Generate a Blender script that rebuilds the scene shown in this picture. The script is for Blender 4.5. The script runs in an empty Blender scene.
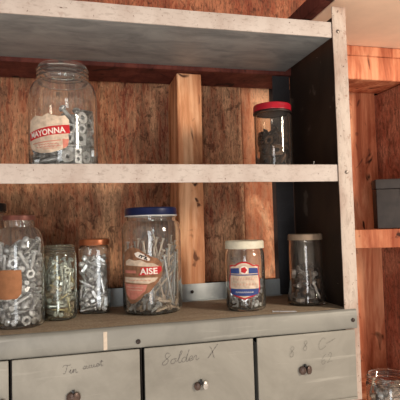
import bpy, bmesh, math, random
from mathutils import Vector, Matrix, noise
PI = math.pi
random.seed(7)
sc = bpy.context.scene
COL = sc.collection
V = Vector

# ------------------------------------------------------------------ helpers
def link(name, bm, mat=None, parent=None, smooth=None, loc=None, rot=None):
    bmesh.ops.recalc_face_normals(bm, faces=bm.faces)
    me = bpy.data.meshes.new(name); bm.to_mesh(me); bm.free()
    if mat is not None: me.materials.append(mat)
    if smooth is not None:
        me.shade_smooth()
        if smooth < 179: me.set_sharp_from_angle(angle=math.radians(smooth))
    o = bpy.data.objects.new(name, me); COL.objects.link(o)
    if loc is not None: o.location = loc
    if rot is not None: o.rotation_euler = rot
    if parent is not None: o.parent = parent
    return o
def tag(o, label=None, cat=None, group=None, kind=None):
    if label: o['label'] = label
    if cat: o['category'] = cat
    if group: o['group'] = group
    if kind: o['kind'] = kind
    return o
def empty(name, loc, rz=0.0):
    o = bpy.data.objects.new(name, None); COL.objects.link(o)
    o.empty_display_size = .02; o.location = loc; o.rotation_euler = (0, 0, rz)
    return o
def box(bm, x0, x1, y0, y1, z0, z1, bev=0.0, seg=2):
    vs = bmesh.ops.create_cube(bm, size=1)['verts']
    for v in vs:
        v.co = V((x0+(v.co.x+.5)*(x1-x0), y0+(v.co.y+.5)*(y1-y0), z0+(v.co.z+.5)*(z1-z0)))
    if bev > 0:
        es = {e for v in vs for e in v.link_edges}
        bmesh.ops.bevel(bm, geom=list(es), offset=bev, segments=seg, affect='EDGES', profile=.6)
def boxobj(name, x0, x1, y0, y1, z0, z1, mat, parent=None, bev=.001, smooth=40):
    bm = bmesh.new(); box(bm, x0, x1, y0, y1, z0, z1, bev)
    return link(name, bm, mat, parent, smooth)
def rough_board(name, x0, x1, y0, y1, z0, z1, mat, parent=None, amp=.0012, step=.02, bev=.002, seed=0.0, skew=0.0):
    """sawn timber: subdivided box with slightly wandering faces and edges"""
    bm = bmesh.new(); box(bm, x0, x1, y0, y1, z0, z1, bev, 1)
    for ax, a, b in ((0, x0, x1), (1, y0, y1), (2, z0, z1)):
        n = int((b-a)/step)
        for i in range(1, min(n, 60)):
            no = V((0, 0, 0)); no[ax] = 1; co = V((0, 0, 0)); co[ax] = a+(b-a)*i/n
            bmesh.ops.bisect_plane(bm, geom=bm.verts[:]+bm.edges[:]+bm.faces[:], plane_co=co, plane_no=no)
    for v in bm.verts:
        p = v.co*14+V((seed, seed*2, 0)); v.co += noise.noise_vector(p)*amp
        v.co.x += skew*(v.co.z-z0)
    return link(name, bm, mat, parent, 35)
def ring(bm, n, r, z, rot=0.0):
    return [bm.verts.new((r*math.cos(rot+2*PI*i/n), r*math.sin(rot+2*PI*i/n), z)) for i in range(n)]

# ------------------------------------------------------------------ materials
def S(c):
    """sRGB 0-255 to linear"""
    return tuple(((x/255)/12.92 if x/255 < .04045 else ((x/255+.055)/1.055)**2.4) for x in c)+(1.0,)
class NT:
    def __init__(s, name):
        s.m = bpy.data.materials.new(name); s.m.use_nodes = True
        s.t = s.m.node_tree; s.t.nodes.clear()
        s.out = s.t.nodes.new('ShaderNodeOutputMaterial')
    def n(s, typ, **kw):
        nd = s.t.nodes.new('ShaderNode'+typ)
        for k, v in kw.items():
            if k in nd.inputs: nd.inputs[k].default_value = v
            else: setattr(nd, k, v)
        return nd
    def l(s, a, b): s.t.links.new(a, b)
    def coord(s, scale=(1, 1, 1), loc=(0, 0, 0), kind='Object', rot=(0, 0, 0)):
        tc = s.n('TexCoord'); mp = s.n('Mapping')
        mp.inputs['Scale'].default_value = scale; mp.inputs['Location'].default_value = loc; mp.inputs['Rotation'].default_value = rot
        s.l(tc.outputs[kind], mp.inputs['Vector']); return mp.outputs['Vector']
    def noise(s, vec, scale, detail=4, rough=.55, dist=0.0):
        nd = s.n('TexNoise'); nd.inputs['Scale'].default_value = scale; nd.inputs['Detail'].default_value = detail
        nd.inputs['Roughness'].default_value = rough; nd.inputs['Distortion'].default_value = dist
        s.l(vec, nd.inputs['Vector']); return nd.outputs['Fac']
    def ramp(s, fac, stops, mode='LINEAR'):
        r = s.n('ValToRGB'); e = r.color_ramp.elements; r.color_ramp.interpolation = mode
        e[0].position, e[0].color = stops[0]; e[1].position, e[1].color = stops[-1]
        for p, c in stops[1:-1]:
            q = e.new(p); q.color = c
        s.l(fac, r.inputs['Fac']); return r.outputs['Color']
    def mask(s, fac, a, b):
        return s.ramp(fac, [(a, (0, 0, 0, 1)), (b, (1, 1, 1, 1))])
    def mix(s, fac, a, b, mode='MIX'):
        m = s.n('MixRGB', blend_type=mode)
        if isinstance(fac, (int, float)): m.inputs[0].default_value = fac
        else: s.l(fac, m.inputs[0])
        for i, q in ((1, a), (2, b)):
            if isinstance(q, tuple): m.inputs[i].default_value = q
            else: s.l(q, m.inputs[i])
        return m.outputs[0]
    def bsdf(s, col, rough=.6, metal=0.0, spec=.5, bump=None, bstr=.3, bdist=.001):
        b = s.n('BsdfPrincipled')
        for k, q in (('Base Color', col), ('Roughness', rough), ('Metallic', metal), ('Specular IOR Level', spec)):
            if isinstance(q, (tuple, int, float)): b.inputs[k].default_value = q
            else: s.l(q, b.inputs[k])
        if bump is not None:
            bp = s.n('Bump'); bp.inputs['Strength'].default_value = bstr; bp.inputs['Distance'].default_value = bdist
            s.l(bump, bp.inputs['Height']); s.l(bp.outputs[0], b.inputs['Normal'])
        s.l(b.outputs[0], s.out.inputs['Surface']); return s.m

def wood_ply(name, dark, mid, light, seed=0, contrast=1.0, fleck=1.0):
    """rotary cut softwood ply: mottled patches with short torn vertical flecks"""
    t = NT(name)
    a = t.noise(t.coord((9, 9, 5), (seed, seed, 0)), 1.0, 5, .62, .7)
    b = t.noise(t.coord((120, 120, 22), (seed, 0, seed)), 1.0, 4, .7, .35)
    c = t.noise(t.coord((260, 260, 70), (0, seed, 0)), 1.0, 3, .6, .2)
    g = t.noise(t.coord((46, 46, 4), (seed, 4, 1)), 1.0, 3, .55, .5)
    m2 = t.noise(t.coord((34, 34, 26), (seed, 2, seed)), 1.0, 4, .7, .6)
    base = t.ramp(a, [(.41, S(dark)), (.5, S(mid)), (.58, S(light))])
    base = t.mix(.36*contrast, base, t.ramp(g, [(.40, S(dark)), (.52, S(mid)), (.62, S(light))]))
    base = t.mix(.36*contrast, base, t.ramp(b, [(.44, S(dark)), (.56, S(light))]))
    fl = t.mask(b, .505, .545)
    base = t.mix(fl, base, t.mix(.50*fleck, base, S(tuple(x*.42 for x in dark))))
    base = t.mix(t.mask(c, .55, .60), base, t.mix(.50*fleck, base, S(tuple(x*.4 for x in dark))))
    base = t.mix(t.mask(m2, .56, .64), base, t.mix(.65*contrast, base, S(tuple(x*.55 for x in dark))))
    h = t.mix(.4, b, c)
    return t.bsdf(base, .75, 0, .25, h, .9, .003)
def wood_stud(name, dark, mid, light, seed=0):
    t = NT(name)
    a = t.noise(t.coord((22, 22, 3.0), (seed, seed, 0)), 1.0, 6, .66, .5)
    w = t.n('TexWave', wave_type='BANDS', bands_direction='X'); w.inputs['Scale'].default_value = 22; w.inputs['Distortion'].default_value = 3.5
    w.inputs['Detail'].default_value = 3; w.inputs['Detail Scale'].default_value = .6
    t.l(t.coord((1, 1, .12), (seed, 0, 0)), w.inputs['Vector'])
    base = t.ramp(a, [(.38, S(dark)), (.5, S(mid)), (.62, S(light))])
    base = t.mix(.10, base, t.mix(w.outputs['Fac'], S(dark), S(light)))
    kn = t.noise(t.coord((16, 16, 9), (seed*5, 3, seed)), 1.0, 3, .5, 1.5)
    base = t.mix(t.mask(kn, .61, .68), base, S(tuple(x*.45 for x in dark)))
    sm = t.noise(t.coord((6, 6, 4), (seed, 9, seed)), 1.0, 3)
    base = t.mix(t.mask(sm, .52, .7), base, t.mix(.45, base, S(dark)))
    return t.bsdf(base, .7, 0, .25, a, .4, .0012)
def painted(name, base, dirt, chip, seed=0, amt=1.0):
    t = NT(name)
    a = t.noise(t.coord((14, 14, 7), (seed, 0, 0)), 1.0, 5, .6, .4)
    b = t.noise(t.coord((170, 170, 170), (seed, 3, 0)), 1.0, 3, .6)
    d = t.noise(t.coord((45, 45, 45), (seed, 8, 2)), 1.0, 5, .7)
    c = t.mix(t.mask(a, .42, .72), S(base), t.mix(.6*amt, S(base), S(dirt)))
    c = t.mix(t.mask(d, .60, .68), c, t.mix(.5*amt, c, S(dirt)))
    e = t.noise(t.coord((60, 60, 160) if seed < 4 else (160, 160, 40), (seed, 4, 4)), 1.0, 4, .7, .3)
    c = t.mix(t.mask(e, .53, .64), c, t.mix(.34, c, S((126, 112, 100))))
    c = t.mix(t.mask(b, .66, .71), c, S(chip))
    return t.bsdf(c, .55, 0, .4, d, .25, .0006)
def galv(name, c1, c2, streak, rough=.5, metal=.35, seed=0, scale=1.0):
    t = NT(name)
    a = t.noise(t.coord((9*scale, 22*scale, 9*scale), (seed, 0, 0)), 1.0, 6, .65, .6)
    vo = t.n('TexVoronoi', feature='F1'); vo.inputs['Scale'].default_value = 42*scale; t.l(t.coord((1, 1.6, 1), (seed, 0, 0)), vo.inputs['Vector'])
    e = t.noise(t.coord((4, 60, 60), (seed, 5, 0)), 1.0, 4, .7, .2)
    c = t.ramp(a, [(.32, S(c1)), (.62, S(c2))])
    hv = t.n('RGBToBW'); t.l(vo.outputs['Color'], hv.inputs[0])
    c = t.mix(.16, c, t.mix(hv.outputs[0], S(c1), S(c2)))
    c = t.mix(t.mask(e, .60, .72), c, t.mix(.45, c, S(streak)))
    return t.bsdf(c, rough, metal, .4, a, .2, .0008)
def plain(name, col, rough=.5, metal=0.0, var=.15, scale=60, spec=.5, bump=.1):
    t = NT(name)
    a = t.noise(t.coord((1, 1, 1)), scale, 4, .6)
    c = t.mix(t.mask(a, .35, .7), S(col), S(tuple(x*(1-var) for x in col)))
    return t.bsdf(c, rough, metal, spec, a, bump, .0004)
def glass(name, tint, dust=.02):
    """clear jar glass with a faint film of dust"""
    t = NT(name)
    g = t.n('BsdfGlass'); g.inputs['Color'].default_value = tint+(1,); g.inputs['IOR'].default_value = 1.45; g.inputs['Roughness'].default_value = 0.0
    bn = t.noise(t.coord((1, 1, 1)), 30, 3, .5); bp = t.n('Bump'); bp.inputs['Strength'].default_value = .15; bp.inputs['Distance'].default_value = .0015
    t.l(bn, bp.inputs['Height']); t.l(bp.outputs[0], g.inputs['Normal'])
    d = t.n('BsdfDiffuse'); d.inputs['Color'].default_value = (.8, .78, .74, 1); m = t.n('MixShader'); m.inputs[0].default_value = dust
    t.l(g.outputs[0], m.inputs[1]); t.l(d.outputs[0], m.inputs[2]); t.l(m.outputs[0], t.out.inputs['Surface']); return t.m
def metalbit(name, c1, c2, rough=.33, metal=.5):
    t = NT(name)
    oi = t.n('ObjectInfo')
    a = t.noise(t.coord((1, 1, 1)), 240, 3, .6)
    c = t.mix(oi.outputs['Random'], S(c1), S(c2))
    c = t.mix(t.mask(a, .5, .75), c, t.mix(.5, c, S(tuple(x*.45 for x in c2))))
    return t.bsdf(c, rough, metal, .5, a, .15, .0003)

M = {}
M['ply'] = wood_ply('fir_plywood', (116, 58, 40), (184, 118, 84), (238, 186, 142), 1.3)
M['ply_red'] = wood_ply('reddish_plywood', (142, 76, 56), (188, 112, 86), (222, 156, 124), 7.1, .8)
M['ply_lit'] = wood_ply('warm_lit_plywood', (160, 92, 62), (208, 138, 98), (244, 192, 150), 4.4, .6, .5)  # paler colour carries the light falling in behind the side panel
M['ply_top'] = wood_ply('rust_brown_plywood', (112, 50, 34), (166, 90, 62), (210, 140, 102), 9.2, 1.0, 1.0)
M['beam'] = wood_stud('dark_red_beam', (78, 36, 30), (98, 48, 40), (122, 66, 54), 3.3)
M['stud'] = wood_stud('pine_stud', (162, 98, 64), (210, 146, 102), (238, 186, 144), 5.7)
M['stud2'] = wood_stud('orange_fir', (158, 80, 52), (200, 120, 84), (230, 162, 122), 8.2)
M['peach'] = plain('pale_board', (250, 214, 184), .7, 0, .05, 12, .2)
M['paint'] = painted('chipped_white_paint', (190, 178, 168), (140, 114, 100), (90, 66, 56), 2.0, .8)
M['paint_post'] = painted('worn_white_post_paint', (188, 173, 159), (142, 106, 88), (84, 60, 50), 5.0, 1.5)
M['galv'] = galv('galvanised_sheet', (122, 126, 126), (166, 168, 166), (196, 198, 196), .55, .25, 1.0)
M['drawer'] = galv('grey_drawer_steel', (120, 116, 106), (152, 148, 137), (178, 174, 162), .55, .15, 4.0, .5)
M['apron'] = galv('grey_apron_steel', (116, 114, 107), (142, 140, 131), (170, 168, 158), .5, .2, 6.0, .6)
M['dark_panel'] = None
def dark_panel():
    t = NT('dark_brown_steel')  # near-black brown with greyish streaks and pale paint flecks
    a = t.noise(t.coord((10, 10, 5)), 1.0, 5, .6, .5); b = t.noise(t.coord((120, 120, 90)), 1.0, 3, .6)
    s_ = t.noise(t.coord((90, 25, 22), (0, 0, 0), 'Object', (.5, 0, 0)), 1.0, 3, .5)
    c = t.ramp(a, [(.3, S((30, 22, 17))), (.65, S((54, 42, 33)))])
    c = t.mix(t.mask(s_, .66, .72), c, t.mix(.3, c, S((130, 120, 108))))
    c = t.mix(t.mask(b, .735, .76), c, S((190, 180, 165)))
    return t.bsdf(c, .5, .2, .4, a, .2, .0005)
M['dark_panel'] = dark_panel()
M['bluegrey'] = galv('blue_grey_angle', (30, 27, 27), (46, 44, 46), (78, 78, 82), .6, .0, 3.0)
M['rail'] = galv('pale_galvanised_rail', (150, 156, 156), (186, 190, 188), (200, 204, 202), .5, .2, 3.0)
def counter_mat():
    t = NT('dusty_rusted_countertop')
    a = t.noise(t.coord((8, 40, 8)), 1.0, 6, .65, .5); b = t.noise(t.coord((1, 1, 1)), 190, 4, .7)
    c = t.ramp(a, [(.32, S((158, 134, 110))), (.62, S((190, 168, 140)))])
    c = t.mix(t.mask(b, .50, .60), c, t.mix(.7, c, S((226, 208, 180))))
    c = t.mix(t.mask(b, .42, .30), c, t.mix(.4, c, S((60, 46, 36))))
    return t.bsdf(c, .8, 0, .3, b, .5, .0012)
M['counter'] = counter_mat()
M['glass'] = glass('clear_jar_glass', (.99, 1.0, .99))
M['glass_green'] = glass('greenish_jar_glass', (.965, .99, .945))
M['glass_dark'] = glass('smoky_jar_glass', (.95, .93, .90), .012)
M['lid_brown'] = plain('rusty_brown_lid', (128, 78, 66), .4, .35, .3)
M['lid_copper'] = plain('copper_lid', (178, 104, 66), .35, .45, .2)
M['lid_blue'] = plain('navy_lid', (26, 34, 74), .3, .1, .2)
M['lid_white'] = plain('cream_white_lid', (222, 214, 190), .45, 0, .12)
M['lid_beige'] = plain('beige_grey_lid', (160, 138, 116), .5, .2, .2)
M['lid_red'] = plain('red_lid', (176, 20, 40), .35, 0, .2)
M['lid_black'] = plain('black_lid', (20, 18, 20), .4, 0, .3)
M['liner'] = plain('white_lid_seal', (214, 214, 212), .4, 0, .1)
M['paper'] = plain('cream_paper', (222, 200, 176), .8, 0, .22, 90, .2)
M['paper_tan'] = plain('tan_tape', (158, 108, 74), .8, 0, .12, 90, .2)
M['paper_brown'] = plain('stained_paper', (156, 112, 84), .85, 0, .3, 80, .2)
M['ink_red'] = plain('red_print', (196, 44, 48), .7, 0, .15, 120, .2)
M['ink_pink'] = plain('faded_pink_print', (206, 130, 112), .75, 0, .15, 120, .2)
M['ink_blue'] = plain('blue_print', (58, 76, 132), .7, 0, .15, 120, .2)
M['ink_white'] = plain('white_print', (236, 226, 214), .7, 0, .05, 120, .2)
M['ink_black'] = plain('black_print', (38, 32, 32), .7, 0, .1, 120, .2)
M['pencil'] = plain('graphite_pencil', (84, 76, 74), .6, 0, .3, 200, .3)
M['pencil_pale'] = plain('faded_pencil', (112, 107, 98), .6, 0, .2, 200, .3)
M['steel'] = metalbit('zinc_hardware', (222, 222, 224), (160, 158, 156))
M['bright'] = metalbit('bright_hardware', (240, 240, 242), (210, 210, 212), .28)
M['brass'] = metalbit('brass_hardware', (222, 200, 156), (206, 198, 178))
M['rust'] = metalbit('tarnished_hardware', (110, 84, 64), (64, 50, 42), .5, .6)
M['nail'] = metalbit('dull_nail_steel', (226, 206, 186), (190, 168, 150), .45, .4)
M['screwhead'] = plain('dark_screw', (72, 60, 54), .45, .7, .4, 200)
M['screwlight'] = plain('dull_steel_screw', (166, 152, 140), .4, .6, .4, 200)
M['knob_brown'] = plain('brown_rivet', (98, 78, 68), .4, .5, .35, 200)
M['knob_silver'] = plain('silver_rivet', (206, 200, 192), .3, .6, .2, 200)
M['box'] = plain('dark_grey_box_paint', (58, 50, 46), .65, .0, .25, 40)
M['tape'] = plain('old_tape_mark', (208, 192, 172), .8, 0, .12, 90)
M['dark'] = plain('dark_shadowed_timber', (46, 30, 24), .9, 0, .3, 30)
# ---- small hardware meshes (metres, long axis = Z, centred) ----
def bridge(bm, a, b):
    n = len(a)
    for i in range(n): bm.faces.new((a[i], a[(i+1) % n], b[(i+1) % n], b[i]))
def lathe_bm(bm, prof, n, rot=0.0, cap0=True, cap1=True):
    rs = [ring(bm, n, r, z, rot) for r, z in prof]
    for a, b in zip(rs, rs[1:]): bridge(bm, a, b)
    if cap0: bm.faces.new(rs[0][::-1])
    if cap1: bm.faces.new(rs[-1])
    return rs
def shank(bm, r, z0, z1, tip=True, n=8):
    prof = []; k = max(3, int((z1-z0)/(r*1.1)))
    if tip: prof.append((r*0.25, z0)); z0 += r*1.6
    for i in range(k+1):
        z = z0+(z1-z0)*i/k
        prof.append((r*(1.0 if i % 2 else 0.80), z))
    lathe_bm(bm, prof, n)
def holed(bm, n, ro, ri, h, rot=0.0):
    m = 12
    oa, ob = ring(bm, n, ro, -h/2, rot), ring(bm, n, ro, h/2, rot)
    if n != m:
        def sub(vs):
            out = []; k = m//n
            for i in range(n):
                a, b = vs[i].co, vs[(i+1) % n].co
                out.append(vs[i])
                for j in range(1, k): out.append(bm.verts.new(a.lerp(b, j/k)))
            return out
        oa, ob = sub(oa), sub(ob)
    ia, ib = ring(bm, m, ri, -h/2, rot), ring(bm, m, ri, h/2, rot)
    bridge(bm, oa, ob); bridge(bm, ob, ib); bridge(bm, ib, ia); bridge(bm, ia, oa)
HW = {'B': ('hex_bolt', .0048, .0024, .0045, .024), 'b': ('hex_bolt', .0055, .0030, .0045, .014), 'L': ('round_head_bolt', .0065, .0034, .0055, .030),
      'C': ('screw', .0046, .0021, .0028, .020), 'c': ('screw', .0034, .0016, .0022, .012), 'M': ('screw', .0055, .0027, .0035, .032),
      'N': ('hex_nut', .0085, .0040, .0060, 0), 'n': ('hex_nut', .0060, .0028, .0045, 0), 'S': ('square_nut', .0125, .0042, .0060, 0), 's': ('square_nut', .0080, .0028, .0045, 0),
      'W': ('washer', .0095, .0042, .0016, 0)}
def hw_bm(code):
    kind, a, b, c, d = HW[code]
    bm = bmesh.new()
    if kind == 'hex_bolt':
        t = (c+d)/2
        lathe_bm(bm, [(a*.98, t-c), (a, t-c*.9), (a, t-c*.2), (a*.85, t)], 6)
        shank(bm, b, -t, t-c)
    elif kind == 'round_head_bolt':
        t = (c+d)/2
        lathe_bm(bm, [(a*.9, t-c), (a, t-c*.8), (a*.9, t-c*.4), (a*.55, t-c*.08), (a*.2, t)], 12)
        shank(bm, b, -t, t-c)
    elif kind == 'screw':
        t = (c+d)/2
        lathe_bm(bm, [(a, t-c), (a, t-c*.7), (a*.82, t-c*.2), (a*.45, t), (a*.3, t-c*.25)], 10)
        shank(bm, b, -t, t-c)
    elif kind == 'hex_nut': holed(bm, 6, a, b, c)
    elif kind == 'square_nut': holed(bm, 4, a, b, c)
    elif kind == 'washer': holed(bm, 12, a, b, c)
    bmesh.ops.recalc_face_normals(bm, faces=bm.faces)
    return bm

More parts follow.
